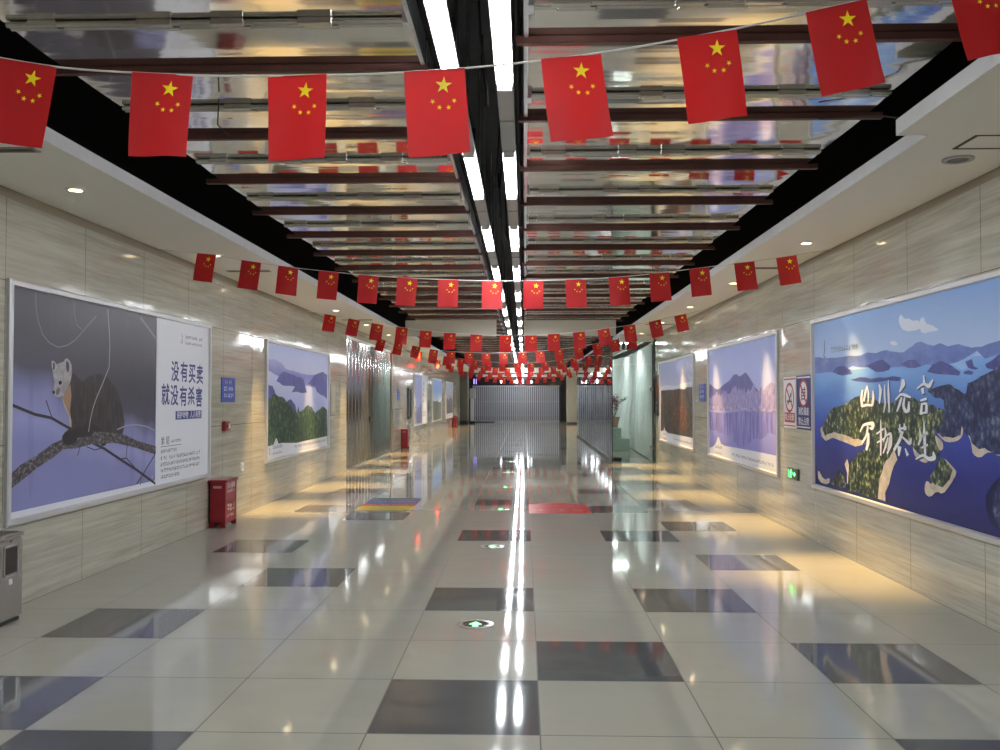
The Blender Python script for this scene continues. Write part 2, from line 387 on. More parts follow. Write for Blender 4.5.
# cables in the trough
M_CAB=mat('black_cable',(.008,.008,.009),.5)
for i,(pts,lab) in enumerate((([(-.28,5.2,4.1),(-.25,5.0,3.6),(-.22,5.35,3.42),(-.24,5.9,3.5),(-.3,6.2,3.9),(-.3,6.3,4.14)],'black cable looping down between the two lamp rows, nearest the viewer'),
    ([(-.2,7.6,4.14),(-.22,7.4,3.6),(-.26,7.8,3.4),(-.24,8.5,3.55),(-.2,8.8,4.14)],'black cable looping down between the two lamp rows, second from the viewer'),
    ([(-.3,10.2,4.14),(-.26,10.0,3.5),(-.2,10.5,3.4),(-.22,11.3,3.6),(-.25,11.5,4.14)],'black cable looping down between the two lamp rows, third from the viewer'))):
    tag(MB().tube(pts,.008).build('hanging_cable',M_CAB),lab,'cable','cables in the lamp trough')
for i,(x,lab) in enumerate(((-.5,'straight dark conduit above the left lamp row'),(-.05,'straight dark conduit between the lamp rows'))):
    m=MB().cyl((x,YB+.2,4.0),(x,52,4.0),.02,8)
    for k in range(20): m.box(x-.03,x+.03,1+2.5*k,1.04+2.5*k,3.98,4.14)
    tag(m.build('conduit',mat('dark_conduit',(.05,.05,.055),.5)),lab,'conduit')
tag(MB().tube([(2.4,4.9,3.16),(2.2,5.15,3.15),(2.1,5.3,3.22),(1.95,5.4,3.24),(1.8,5.45,3.25)],.005).build('hanging_cable',M_CAB),'thin black cable drooping from the foil ceiling to the near right soffit','cable')
tag(MB().tube([(-1.78,5.1,3.29),(-1.79,5.11,3.14),(-1.75,5.12,3.1),(-1.72,5.14,3.08)],.004).build('hanging_cable',M_CAB),'thin short wire dangling below the left foil ceiling','cable')

# ------------------------------------------------------------------ downlights, slots
def downlight(lit):
    t=empty('downlight')
    MB().ring(.048,.07,-.012,.0,28).build('trim_ring',M_WHITE if lit else M_HOUS,t)
    d=MB().disc(.048,-.003,24); d.f=[f[::-1] for f in d.f]; d.build('lamp_lens',M_WARM if lit else M_OFF,t)
    if lit is True:
        l=bpy.data.lights.new('downlight_lamp','SPOT'); l.energy=DOWN_W; l.color=(1,.64,.22); l.spot_size=R(46); l.spot_blend=1.0; l.shadow_soft_size=.03
        lo=bpy.data.objects.new('downlight_lamp',l); C.objects.link(lo); lo.parent=t; lo.location=(0,0,-.03)
    return t
on=downlight(True); off=downlight(False); u1=False; dim=downlight('dim'); u2=False
for side,x,y0,dy,z in (('left',-3.29,6.4,3.0,ZS),('right',2.757,8.75,3.05,ZS-.01)):
    for k in range(15):
        y=y0+dy*k
        if y>51: break
        if side=='right' and 21<y<36.2: continue
        if side=='left' and k<2: o=dim if not u2 else copy_tree(dim); u2=True
        else: o=on if not u1 else copy_tree(on); u1=True
        o.location=(x,y,z); o.rotation_euler=(0,0,0)
        if side=='right':
            for ch in o.children:
                if ch.type=='LIGHT': ch.rotation_euler=(R(-13),0,0)
        tag(o,'lit round downlight in the %s soffit, %s lit one from the camera end'%(side,ORD[k]),'downlight','downlights in the %s soffit'%side)
off.location=(2.757,5.70,ZS-.01); off.scale=(1.35,1.35,1); tag(off,'unlit grey round downlight in the near right soffit','downlight')
def slot(x0,x1,y,z,lab):
    t=empty('air_slot',((x0+x1)/2,y,z)); h=(x1-x0)/2
    m=MB()
    for k in range(3): m.box(-h+.02,h-.02,-.03+.022*k,-.022+.022*k,-.004,-.001)
    m.build('louvre',mat('slot_dark',(.06,.058,.05),.6),t)
    f=MB().box(-h,h,-.05,-.035,-.008,0).box(-h,h,.035,.05,-.008,0).box(-h,-h+.015,-.05,.05,-.008,0).box(h-.015,h,-.05,.05,-.008,0); f.build('frame',mat('slot_frame',sr(150,146,136),.5),t)
    return tag(t,lab,'air vent','linear vents in the soffits')
slot(-3.6,-3.0,5.36,ZS,'thin linear vent in the left soffit above the marten poster, nearest')
slot(-3.58,-3.06,10.6,ZS,'thin linear vent in the left soffit over the end of the marten poster')
slot(-3.58,-2.97,17.3,ZS,'thin linear vent in the left soffit just before the metal shutter')
slot(2.68,3.1,10.45,ZS-.01,'thin linear vent in the right soffit over the safety signs')
slot(2.5,3.1,18.4,ZS-.01,'thin linear vent in the right soffit over the brown hill poster')
t=empty('access_panel',(2.86,5.32,ZS-.01))
MB().box(-.22,.26,-.13,.13,-.003,0).build('panel',M_SOFF,t); MB().box(-.235,.26,.13,.145,-.006,0).box(-.235,.26,-.145,-.13,-.006,0).box(-.25,-.235,-.145,.145,-.006,0).build('frame',mat('slot_dark',(.06,.058,.05),.6),t)
tag(t,'rectangular access panel with dark edges in the right soffit','access panel')

# poster outlines in metres from each poster centre (right, up)
ART={"R1":{"far":[[-2.005,0.501],[-1.698,0.474],[-1.364,0.467],[-1.01,0.471],[-0.723,0.457],[-0.567,0.479],[-0.344,0.461],[-0.133,0.478],[0.066,0.451],[0.225,0.439],[0.393,0.481],[0.45,0.502],[0.551,0.507],[0.648,0.48],[0.758,0.461],[0.866,0.476],[0.984,0.444],[1.154,0.452],[1.236,0.433],[1.341,0.414],[1.469,0.413],[1.591,0.431],[1.746,0.446],[1.974,0.46],[1.971,0.344],[1.743,0.349],[1.516,0.329],[1.417,0.384],[1.26,0.34],[1.095,0.32],[0.861,0.294],[0.644,0.324],[0.41,0.302],[0.198,0.322],[-0.206,0.328],[-0.57,0.341],[-0.928,0.368],[-1.322,0.319],[-2.01,0.321]],"hillA":[[-1.461,0.323],[-1.366,0.368],[-1.142,0.376],[-0.971,0.332],[-0.931,0.292],[-1.188,0.283]],"hillB":[[-0.608,0.357],[-0.419,0.379],[-0.204,0.398],[-0.035,0.336],[-0.07,0.303],[-0.349,0.294]],"hillC":[[0.159,0.342],[0.285,0.37],[0.434,0.37],[0.548,0.315],[0.313,0.308]],"islet":[[-0.974,0.24],[-0.728,0.257],[-0.46,0.236],[-0.279,0.244],[-0.005,0.248],[0.172,0.236],[0.14,0.204],[-0.072,0.214],[-0.351,0.203],[-0.729,0.217]],"isA":[[0.642,0.266],[0.739,0.32],[0.893,0.342],[1.038,0.302],[1.176,0.25],[1.148,0.224],[1.007,0.235],[0.799,0.247]],"isB":[[1.246,0.321],[1.339,0.336],[1.363,0.283],[1.427,0.268],[1.388,0.259],[1.285,0.276]],"isC":[[1.217,0.249],[1.284,0.26],[1.362,0.245],[1.336,0.226],[1.23,0.233]],"isD":[[1.515,0.291],[1.612,0.318],[1.744,0.361],[1.973,0.425],[1.969,0.274],[1.741,0.258],[1.657,0.248],[1.538,0.265]],"rivA":[[1.43,0.394],[1.365,0.355],[1.233,0.321],[1.271,0.274],[1.204,0.263],[1.052,0.308],[1.233,0.341]],"mass":[[0.651,0.121],[0.797,0.147],[1.005,0.167],[1.116,0.129],[1.247,0.092],[1.278,0.169],[1.458,0.214],[1.629,0.25],[1.742,0.294],[1.932,0.354],[1.913,-0.339],[1.725,-0.307],[1.601,-0.308],[1.498,-0.274],[1.418,-0.286],[1.323,-0.249],[1.296,-0.202],[1.225,-0.184],[1.183,-0.135],[1.166,-0.2],[1.046,-0.227],[0.89,-0.227],[0.794,-0.193],[0.73,-0.104],[0.832,-0.011],[0.927,-0.025],[0.914,0.049],[0.735,0.079]],"massand":[[0.794,-0.193],[0.858,-0.235],[0.952,-0.264],[1.106,-0.25],[1.195,-0.209],[1.203,-0.149],[1.295,-0.216],[1.322,-0.27],[1.334,-0.328],[1.43,-0.349],[1.524,-0.302],[1.588,-0.299],[1.651,-0.314],[1.725,-0.314],[1.868,-0.317],[1.871,-0.203],[1.199,-0.092]],"shores":[[[-1.826,-0.247],[-1.795,-0.31],[-1.688,-0.345],[-1.478,-0.302],[-1.279,-0.32],[-1.089,-0.335],[-0.863,-0.359],[-0.647,-0.327],[-0.501,-0.261]],[[0.026,-0.383],[-0.059,-0.454],[-0.119,-0.532],[-0.162,-0.617],[-0.258,-0.716],[-0.261,-0.825]],[[-1.114,-0.551],[-1.042,-0.645],[-1.046,-0.762]]],"pen":[[-1.79,-0.25],[-1.601,-0.1],[-1.421,-0.026],[-1.18,-0.01],[-1.017,0.026],[-0.859,0.073],[-0.708,0.092],[-0.493,0.064],[-0.223,0.02],[0.051,0.03],[0.211,0.072],[0.419,0.064],[0.648,0.018],[0.75,0.011],[0.831,-0.026],[0.912,-0.018],[0.893,-0.13],[0.761,-0.179],[0.776,-0.254],[0.855,-0.355],[0.721,-0.44],[0.585,-0.38],[0.407,-0.343],[0.297,-0.277],[0.162,-0.3],[-0.01,-0.384],[-0.217,-0.532],[-0.294,-0.629],[-0.335,-0.817],[-1.067,-0.832],[-1.033,-0.56],[-0.798,-0.45],[-0.529,-0.397],[-0.647,-0.327],[-0.906,-0.324],[-1.09,-0.299],[-1.428,-0.278],[-1.714,-0.33]],"heads":[[0.578,-0.637],[0.615,-0.568],[0.716,-0.608],[0.77,-0.451],[0.886,-0.368],[1.076,-0.45],[1.106,-0.476],[1.006,-0.568],[0.885,-0.654],[0.782,-0.639],[0.68,-0.699],[0.594,-0.685]],"headf":[[0.65,-0.561],[0.77,-0.466],[0.838,-0.386],[0.902,-0.382],[1.04,-0.46],[1.001,-0.529],[0.88,-0.602],[0.766,-0.595]],"loop":[[0.371,-0.329],[0.424,-0.414],[0.584,-0.445],[0.67,-0.421],[0.62,-0.385],[0.461,-0.38],[0.415,-0.322]],"spit":[[0.744,-0.21],[0.889,-0.256],[0.904,-0.315],[0.839,-0.334],[0.775,-0.292]],"rock":[[1.489,-0.626],[1.569,-0.524],[1.672,-0.455],[1.722,-0.437],[1.866,-0.406],[1.854,-0.825],[1.712,-0.815],[1.638,-0.8],[1.55,-0.766]],"rockf":[[1.59,-0.694],[1.581,-0.576],[1.646,-0.51],[1.722,-0.444],[1.866,-0.406],[1.854,-0.825],[1.688,-0.799]],"tips":[[-1.944,-0.68],[-1.754,-0.794],[-1.557,-0.741],[-1.596,-0.824],[-1.92,-0.824]],"tipf":[[-1.596,-0.811],[-1.389,-0.7],[-1.338,-0.653],[-1.193,-0.666],[-1.079,-0.819],[-1.342,-0.816]],"cloud":[[0.122,0.704],[0.171,0.767],[0.248,0.707],[0.324,0.713],[0.399,0.681],[0.501,0.684],[0.585,0.614],[0.381,0.598],[0.199,0.625]],"cloudB":[[0.539,0.695],[0.605,0.696],[0.636,0.635],[0.716,0.629],[0.869,0.574],[0.714,0.572],[0.553,0.569],[0.521,0.638]],"cloudC":[[-0.063,0.542],[0.036,0.55],[0.132,0.51],[0.002,0.504]]},"R1C":[[[-0.666,0.138,0.026,0.01],[-0.701,0.064,0.046,0.018],[-0.68,-0.016,0.052,0.02]],[[-0.687,-0.012,0.045,0.017],[-0.557,0.003,0.051,0.019],[-0.439,-0.003,0.037,0.014]],[[-0.553,0.179,0.016,0.006],[-0.599,0.113,0.042,0.016],[-0.643,0.033,0.032,0.013]],[[-0.553,0.175,0.016,0.006],[-0.523,0.1,0.031,0.012],[-0.541,0.022,0.019,0.007]],[[-0.423,0.13,0.018,0.007],[-0.413,0.064,0.046,0.018],[-0.445,-0.002,0.043,0.017]],[[-0.283,0.183,0.024,0.009],[-0.249,0.134,0.053,0.021],[-0.282,0.015,0.018,0.007]],[[-0.161,0.179,0.012,0.005],[-0.169,0.099,0.034,0.014],[-0.151,0.018,0.029,0.012],[-0.191,-0.063,0.012,0.004]],[[-0.083,0.218,0.011,0.004],[-0.084,0.098,0.036,0.015],[-0.071,-0.059,0.023,0.009]],[[0.208,0.218,0.037,0.015],[0.215,0.179,0.078,0.033],[0.14,0.114,0.022,0.009]],[[0.058,0.047,0.016,0.007],[0.166,0.097,0.032,0.014],[0.256,0.086,0.051,0.022],[0.357,0.069,0.02,0.009]],[[0.183,0.07,0.026,0.011],[0.137,0.009,0.04,0.017],[0.082,-0.05,0.022,0.009]],[[0.238,0.069,0.02,0.009],[0.21,-0.002,0.042,0.018],[0.253,-0.047,0.057,0.024],[0.311,-0.039,0.051,0.021],[0.319,0.037,0.015,0.006]],[[0.591,0.241,0.012,0.005],[0.599,0.183,0.037,0.017]],[[0.469,0.138,0.012,0.006],[0.589,0.178,0.032,0.015],[0.68,0.151,0.063,0.029],[0.749,0.204,0.017,0.008]],[[0.565,0.142,0.043,0.019],[0.58,0.097,0.033,0.015]],[[0.526,0.043,0.023,0.01],[0.637,0.059,0.037,0.016]],[[0.554,0.022,0.024,0.01],[0.535,-0.067,0.043,0.019]],[[0.549,0.017,0.023,0.01],[0.636,0.023,0.032,0.015],[0.629,-0.055,0.036,0.016]],[[0.54,-0.056,0.019,0.009],[0.634,-0.047,0.028,0.013]],[[-0.742,-0.252,0.017,0.007],[-0.659,-0.184,0.046,0.017],[-0.531,-0.168,0.063,0.024],[-0.422,-0.162,0.073,0.028],[-0.454,-0.211,0.068,0.026],[-0.516,-0.207,0.019,0.007]],[[-0.547,-0.19,0.032,0.012],[-0.581,-0.276,0.044,0.017],[-0.696,-0.354,0.04,0.015]],[[-0.533,-0.25,0.026,0.009],[-0.548,-0.341,0.063,0.024],[-0.594,-0.412,0.039,0.014]],[[-0.256,-0.125,0.011,0.005],[-0.255,-0.274,0.038,0.015],[-0.265,-0.439,0.018,0.007]],[[-0.355,-0.254,0.024,0.009],[-0.195,-0.202,0.029,0.012]],[[-0.345,-0.331,0.018,0.007],[-0.197,-0.289,0.028,0.011]],[[-0.171,-0.19,0.014,0.005],[-0.144,-0.246,0.04,0.016],[-0.209,-0.318,0.015,0.006]],[[-0.145,-0.263,0.017,0.007],[-0.043,-0.231,0.044,0.019],[-0.046,-0.333,0.05,0.021],[-0.126,-0.414,0.023,0.009]],[[-0.103,-0.273,0.023,0.009],[-0.153,-0.35,0.034,0.013],[-0.212,-0.416,0.018,0.007]],[[-0.069,-0.271,0.016,0.007],[-0.106,-0.381,0.025,0.01]],[[0.138,-0.152,0.016,0.007],[0.141,-0.223,0.037,0.015]],[[0.224,-0.144,0.015,0.007],[0.241,-0.2,0.051,0.022]],[[0.105,-0.197,0.026,0.011],[0.267,-0.175,0.04,0.018]],[[0.189,-0.211,0.042,0.017],[0.129,-0.29,0.048,0.02],[0.014,-0.377,0.043,0.018]],[[0.151,-0.245,0.021,0.008],[0.234,-0.274,0.036,0.015],[0.329,-0.308,0.06,0.025],[0.355,-0.258,0.015,0.006]],[[0.128,-0.337,0.069,0.029],[0.109,-0.419,0.016,0.007]],[[0.237,-0.348,0.015,0.007],[0.286,-0.404,0.05,0.022]],[[0.586,-0.121,0.009,0.004],[0.592,-0.216,0.042,0.019],[0.601,-0.387,0.027,0.013]],[[0.509,-0.178,0.009,0.004],[0.53,-0.25,0.043,0.019],[0.481,-0.31,0.02,0.008]],[[0.519,-0.245,0.023,0.011],[0.653,-0.204,0.041,0.019]],[[0.533,-0.328,0.019,0.009],[0.65,-0.296,0.032,0.014]],[[0.43,-0.424,0.013,0.005],[0.562,-0.379,0.038,0.017],[0.665,-0.408,0.06,0.026],[0.755,-0.392,0.066,0.03],[0.739,-0.344,0.014,0.006]]],"L1":{"body":[[-1.151,0.25],[-1.051,0.21],[-0.947,0.162],[-0.913,0.205],[-0.754,0.244],[-0.586,0.248],[-0.455,0.188],[-0.316,0.099],[-0.244,-0.003],[-0.2,-0.097],[-0.155,-0.21],[-0.215,-0.32],[-0.515,-0.326],[-0.686,-0.265],[-0.833,-0.191],[-0.938,-0.196],[-1.022,-0.286],[-1.087,-0.35],[-1.217,-0.355],[-1.298,-0.315],[-1.283,-0.259],[-1.163,-0.214],[-1.142,-0.14],[-1.215,-0.069],[-1.298,0.034],[-1.214,0.149]],"rump":[[-0.912,0.162],[-0.843,0.211],[-0.699,0.241],[-0.567,0.24],[-0.469,0.179],[-0.367,0.071],[-0.462,-0.093],[-0.613,-0.197],[-0.746,-0.071],[-0.839,0.051]],"foot":[[-0.702,-0.34],[-0.647,-0.368],[-0.591,-0.4],[-0.521,-0.381],[-0.494,-0.35],[-0.593,-0.332]],"belly":[[-1.054,-0.318],[-0.989,-0.237],[-0.921,-0.179],[-0.743,-0.193],[-0.535,-0.28],[-0.515,-0.344],[-0.776,-0.34],[-0.969,-0.339]],"head":[[-1.47,0.329],[-1.457,0.332],[-1.435,0.329],[-1.412,0.32],[-1.392,0.304],[-1.351,0.315],[-1.306,0.326],[-1.28,0.332],[-1.267,0.349],[-1.244,0.358],[-1.215,0.356],[-1.182,0.337],[-1.157,0.305],[-1.149,0.265],[-1.155,0.217],[-1.168,0.174],[-1.196,0.137],[-1.228,0.106],[-1.265,0.07],[-1.287,0.05],[-1.333,0.04],[-1.383,0.042],[-1.415,0.056],[-1.442,0.068],[-1.451,0.081],[-1.434,0.104],[-1.426,0.131],[-1.422,0.163],[-1.436,0.198],[-1.448,0.229],[-1.456,0.262],[-1.47,0.29]],"earA":[[-1.452,0.311],[-1.424,0.316],[-1.42,0.269],[-1.444,0.256]],"earB":[[-1.252,0.316],[-1.229,0.341],[-1.195,0.312],[-1.203,0.243],[-1.234,0.251]],"throat":[[-1.172,0.149],[-1.151,0.052],[-1.172,-0.069],[-1.148,-0.154],[-1.202,-0.087],[-1.306,0.038],[-1.237,0.088]],"chest":[[-1.306,0.038],[-1.202,-0.087],[-1.148,-0.154],[-1.146,-0.215],[-1.173,-0.19],[-1.189,-0.117],[-1.262,-0.038]],"eye":[[-1.363,0.158],[-1.348,0.174],[-1.318,0.173],[-1.304,0.159],[-1.322,0.141],[-1.352,0.141]],"nose":[[-1.456,0.087],[-1.438,0.096],[-1.416,0.089],[-1.415,0.069],[-1.442,0.061]],"cheek":[[-1.392,0.111],[-1.347,0.125],[-1.33,0.088],[-1.368,0.058],[-1.402,0.061]],"muz":[[-1.308,0.147],[-1.185,0.186],[-1.195,0.125],[-1.276,0.062],[-1.323,0.088]],"panel":[[0.543,0.82],[1.841,0.812],[1.866,-0.88],[0.551,-0.856]],"t1":[[1.031,0.318],[1.28,0.317],[1.517,0.309],[1.756,0.303]],"t2":[[0.78,0.068],[1.015,0.061],[1.263,0.052],[1.499,0.048],[1.737,0.039]],"box":[[1.049,-0.109],[1.817,-0.108],[1.82,-0.205],[1.051,-0.192]],"zd":[[0.717,-0.408],[0.851,-0.419],[0.662,-0.458],[1.214,-0.479]],"lines":[[0.663,-0.496],[1.111,-0.517],[0.665,-0.564],[1.801,-0.6],[0.666,-0.639],[1.803,-0.671],[0.668,-0.715],[1.804,-0.743],[0.67,-0.778],[1.242,-0.797]],"logo":[[1.202,0.686],[1.307,0.747],[1.31,0.614],[1.326,0.704],[1.834,0.71],[1.328,0.641],[1.836,0.635]],"t1h":[[1.029,0.408],[1.033,0.227]],"wm":[[0.278,-0.755]]},"L1L":[["vine",[[-1.71,0.837],[-1.698,0.725],[-1.668,0.634],[-1.604,0.531],[-1.5,0.47],[-1.368,0.442],[-1.232,0.465],[-1.12,0.508],[-1.034,0.558],[-0.886,0.658],[-0.732,0.754]],0.012],["vine",[[-1.128,0.841],[-1.114,0.741],[-1.08,0.649],[-0.991,0.617]],0.009],["stem",[[-0.532,0.835],[-0.501,0.673],[-0.48,0.502],[-0.492,0.313],[-0.605,0.17],[-0.7,0.062]],0.014],["stem",[[-0.664,0.105],[-0.731,0.022],[-0.787,-0.059],[-0.828,-0.155],[-0.858,-0.258]],0.014],["vine",[[0.157,0.82],[0.346,0.733],[0.543,0.634]],0.03],["branch",[[-2.034,-0.587],[-1.867,-0.519],[-1.664,-0.457],[-1.42,-0.381],[-1.277,-0.341],[-1.065,-0.344],[-0.807,-0.333],[-0.309,-0.343]],0.1],["branch",[[-0.783,-0.304],[-0.565,-0.32],[-0.394,-0.328],[-0.215,-0.349],[0.103,-0.414],[0.553,-0.5]],0.09],["twig",[[-2.037,-0.01],[-1.699,-0.091],[-1.454,-0.125],[-1.175,-0.216]],0.024],["twig",[[-1.541,0.016],[-1.498,-0.05],[-1.449,-0.12]],0.012],["twig",[[-0.886,-0.325],[-0.563,-0.418],[-0.21,-0.548],[0.109,-0.662],[0.554,-0.839]],0.026],["twig",[[-0.105,-0.417],[-0.118,-0.533],[0.109,-0.662]],0.012],["twig",[[-0.118,-0.533],[-0.286,-0.532]],0.01],["twig",[[0.554,-0.527],[0.243,-0.723],[0.112,-0.797]],0.014],["twig",[[0.21,-0.735],[0.195,-0.819]],0.01],["twig",[[-0.922,-0.335],[-0.872,-0.386],[-0.737,-0.421],[-0.617,-0.411]],0.009],["twig",[[-0.97,-0.341],[-1.037,-0.45]],0.01],["stem",[[-0.322,-0.257],[-0.125,-0.225],[0.098,-0.224],[0.334,-0.251],[0.548,-0.306]],0.012]],"L2":{"far":[[-1.994,0.602],[-1.683,0.629],[-1.271,0.589],[-0.943,0.499],[-0.365,0.472],[0.133,0.455],[0.946,0.46],[1.614,0.53],[1.931,0.486],[1.938,0.166],[0.951,0.226],[-0.36,0.272],[-1.577,0.394],[-1.875,0.436],[-1.99,0.452]],"p1":[[-1.524,0.297],[-1.371,0.4],[-1.053,0.461],[-0.483,0.423],[0.135,0.36],[0.139,0.217],[-1.047,0.233]],"p2":[[-0.652,0.133],[-0.36,0.272],[0.135,0.369],[0.375,0.139]],"p3":[[0.399,0.284],[0.946,0.46],[1.614,0.53],[1.931,0.486],[1.941,0.024],[1.097,0.16],[0.951,0.259]],"p4":[[-2.023,0.26],[-1.723,0.223],[-1.57,0.113],[-1.864,0.001],[-2.018,0.007]],"ridge":[[-1.362,-0.0],[-0.931,-0.016],[-0.707,0.027],[-0.412,-0.065],[-0.289,-0.219],[-1.145,-0.204]],"forest":[[-2.018,0.015],[-1.817,0.043],[-1.621,0.113],[-1.416,0.071],[-1.152,0.057],[-0.819,-0.047],[-0.529,-0.139],[-0.289,-0.219],[-0.206,-0.091],[-0.13,-0.191],[0.474,-0.078],[0.748,-0.123],[0.962,-0.225],[1.551,-0.114],[1.946,-0.188],[1.958,-0.721],[-1.346,-0.7],[-2.001,-0.705]],"foot":[[-2.021,-0.669],[-1.653,-0.655],[-1.534,-0.563],[-1.483,-0.565],[-1.388,-0.655],[-1.189,-0.651],[-0.338,-0.694],[1.973,-0.679],[1.98,-0.97],[-2.025,-0.899]],"ft":[[-1.798,-0.758],[-1.186,-0.752],[-1.797,-0.827],[-1.185,-0.824],[-0.572,-0.787],[1.8,-0.791]]},"R2":{"mtn":[[-2.017,0.311],[-1.645,0.242],[-1.322,0.214],[-0.567,0.336],[-0.286,0.417],[-0.084,0.427],[0.111,0.385],[0.426,0.438],[0.663,0.357],[0.891,0.25],[1.166,0.161],[1.482,0.173],[2.112,0.167],[2.105,-0.093],[-2.03,-0.121]],"trees":[[-2.025,0.059],[-1.732,0.112],[-1.484,0.163],[-1.245,0.128],[-0.863,0.16],[-0.573,0.142],[-0.291,0.226],[-0.025,0.186],[0.233,0.208],[0.539,0.166],[0.835,0.251],[1.079,0.176],[1.379,0.179],[1.636,0.253],[1.785,0.278],[1.928,0.248],[2.116,0.324],[2.105,-0.078],[-2.03,-0.121]],"shore":[[-2.028,-0.067],[-1.172,-0.042],[0.098,-0.056],[0.939,-0.068],[2.106,-0.062],[2.104,-0.098],[0.938,-0.105],[-2.03,-0.135]],"refl":[[-2.038,-0.408],[-1.666,-0.466],[-1.032,-0.477],[-0.452,-0.55],[-0.048,-0.625],[0.395,-0.631],[0.813,-0.491],[1.255,-0.471],[1.568,-0.375],[2.097,-0.38],[2.105,-0.093],[-2.031,-0.157]],"foot":[[-2.049,-0.768],[-1.673,-0.712],[-1.507,-0.651],[-1.376,-0.552],[-1.297,-0.555],[-1.159,-0.651],[-0.887,-0.67],[0.922,-0.645],[2.089,-0.64],[2.092,-0.853],[-2.053,-0.919]],"ft":[[-1.592,-0.76],[-1.07,-0.747],[-1.594,-0.822],[-1.072,-0.807],[-0.118,-0.76],[2.022,-0.749]]},"R3":{"hill":[[-1.943,0.247],[-1.291,0.249],[-0.025,0.258],[0.456,0.276],[0.912,0.255],[1.514,0.289],[2.106,0.302],[2.078,-0.671],[-1.973,-0.73]],"slope":[[-0.852,0.196],[-0.025,0.251],[0.547,0.188],[0.905,0.029],[1.246,-0.216],[1.406,-0.519],[-0.455,-0.618],[-0.757,-0.217]],"cl":[[0.555,0.477],[0.926,0.721],[1.445,0.793],[1.931,0.714],[2.121,0.794],[2.11,0.414],[1.265,0.4]],"cl2":[[-1.94,0.349],[-1.064,0.373],[-0.023,0.324],[0.915,0.375],[2.109,0.399],[2.107,0.311],[0.549,0.278],[-1.943,0.269]],"foot":[[-1.971,-0.675],[-1.592,-0.643],[-1.452,-0.549],[-1.318,-0.633],[-0.987,-0.673],[0.142,-0.668],[2.078,-0.656],[2.071,-0.905],[-1.979,-0.931]],"ft":[[-1.737,-0.775],[-1.099,-0.768],[-1.738,-0.836],[-1.101,-0.824],[0.1,-0.801],[2.012,-0.776]]}}
# ------------------------------------------------------------------ posters (prints are flat layers 0.1 mm apart, local x to the viewer's right, y up, z out of the wall)
PK=1.12
def ink(name, r, g, b, k=PK): return mat('print_'+name, sr(r,g,b,k), .4, 0, .22)
def print_grad(name, stops, y0, y1, nz=0, nsc=(1,1,1), sl=0):
    if name in _mc: return _mc[name]
    m,nt,b=newmat(name); o=objc(nt); x,y,z=xyz(nt,o)
    f=math_(nt,'DIVIDE',math_(nt,'SUBTRACT',y,y0),y1-y0)
    if sl: f=math_(nt,'MULTIPLY_ADD',x,sl,f)
    if nz: f=math_(nt,'MULTIPLY_ADD',math_(nt,'SUBTRACT',noise(nt,mapping(nt,o,nsc),3,4),.5),nz,f)
    L(nt,ramp(nt,f,[(p,sr(*c,PK)) for p,c in stops]),b.inputs['Base Color']); b.inputs['Roughness'].default_value=.4; b.inputs['Specular IOR Level'].default_value=.22
    _mc[name]=m; return m
def print_noise(name, stops, sc=(1,1,1), scale=20, det=4, rough=.6):
    if name in _mc: return _mc[name]
    m,nt,b=newmat(name); o=objc(nt)
    L(nt,ramp(nt,noise(nt,mapping(nt,o,sc),scale,det,rough),[(p,sr(*c,PK)) for p,c in stops]),b.inputs['Base Color']); b.inputs['Roughness'].default_value=.4; b.inputs['Specular IOR Level'].default_value=.22
    _mc[name]=m; return m
def print_trees(name, stops, sc=(1,1,1), scale=16, tone=.35):
    """tree crowns seen from afar: round cells, light in the middle, with broad tone changes"""
    if name in _mc: return _mc[name]
    m,nt,b=newmat(name); o=objc(nt); q=mapping(nt,o,sc)
    v=node(nt,'ShaderNodeTexVoronoi'); L(nt,q,v.inputs['Vector']); v.inputs['Scale'].default_value=scale
    n=node(nt,'ShaderNodeVectorMath',operation='ADD'); w=node(nt,'ShaderNodeVectorMath',operation='SCALE'); t=node(nt,'ShaderNodeTexNoise'); L(nt,q,t.inputs['Vector']); t.inputs['Scale'].default_value=scale*1.5
    L(nt,t.outputs['Color'],w.inputs[0]); w.inputs['Scale'].default_value=.06; L(nt,q,n.inputs[0]); L(nt,w.outputs[0],n.inputs[1]); L(nt,n.outputs[0],v.inputs['Vector'])
    f=math_(nt,'SUBTRACT',.95,math_(nt,'MULTIPLY',v.outputs['Distance'],1.15))
    x=node(nt,'ShaderNodeSeparateColor'); L(nt,v.outputs['Color'],x.inputs[0])
    f=math_(nt,'MULTIPLY_ADD',math_(nt,'SUBTRACT',x.outputs[0],.5),.45,f); f=math_(nt,'MULTIPLY_ADD',math_(nt,'SUBTRACT',noise(nt,o,2.2,3),.5),tone*2,f)
    L(nt,ramp(nt,f,[(p,sr(*c,PK)) for p,c in stops]),b.inputs['Base Color']); b.inputs['Roughness'].default_value=.4; b.inputs['Specular IOR Level'].default_value=.22
    _mc[name]=m; return m
class Art:
    def __init__(s): s.mb=MB(); s.ms=[]; s.z=.004
    def idx(s,m):
        if m not in s.ms: s.ms.append(m)
        return s.ms.index(m)
    def lay(s): s.z+=.00012; return s.z
    def poly(s,p,m): s.mb.poly([tuple(q) for q in p],s.lay(),s.idx(m))
    def rect(s,a0,a1,b0,b1,m): s.mb.rect(a0,a1,b0,b1,s.lay(),s.idx(m))
    def line(s,p,w,m): s.mb.ribbon([tuple(q) for q in p],w,s.lay(),s.idx(m))
def smooth(p,it=1):
    """Chaikin rounding of an outline"""
    for _ in range(it):
        q=[]
        for i in range(len(p)):
            a=p[i]; b=p[(i+1)%len(p)]; q+= [(a[0]*.75+b[0]*.25,a[1]*.75+b[1]*.25),(a[0]*.25+b[0]*.75,a[1]*.25+b[1]*.75)]
        p=q
    return p
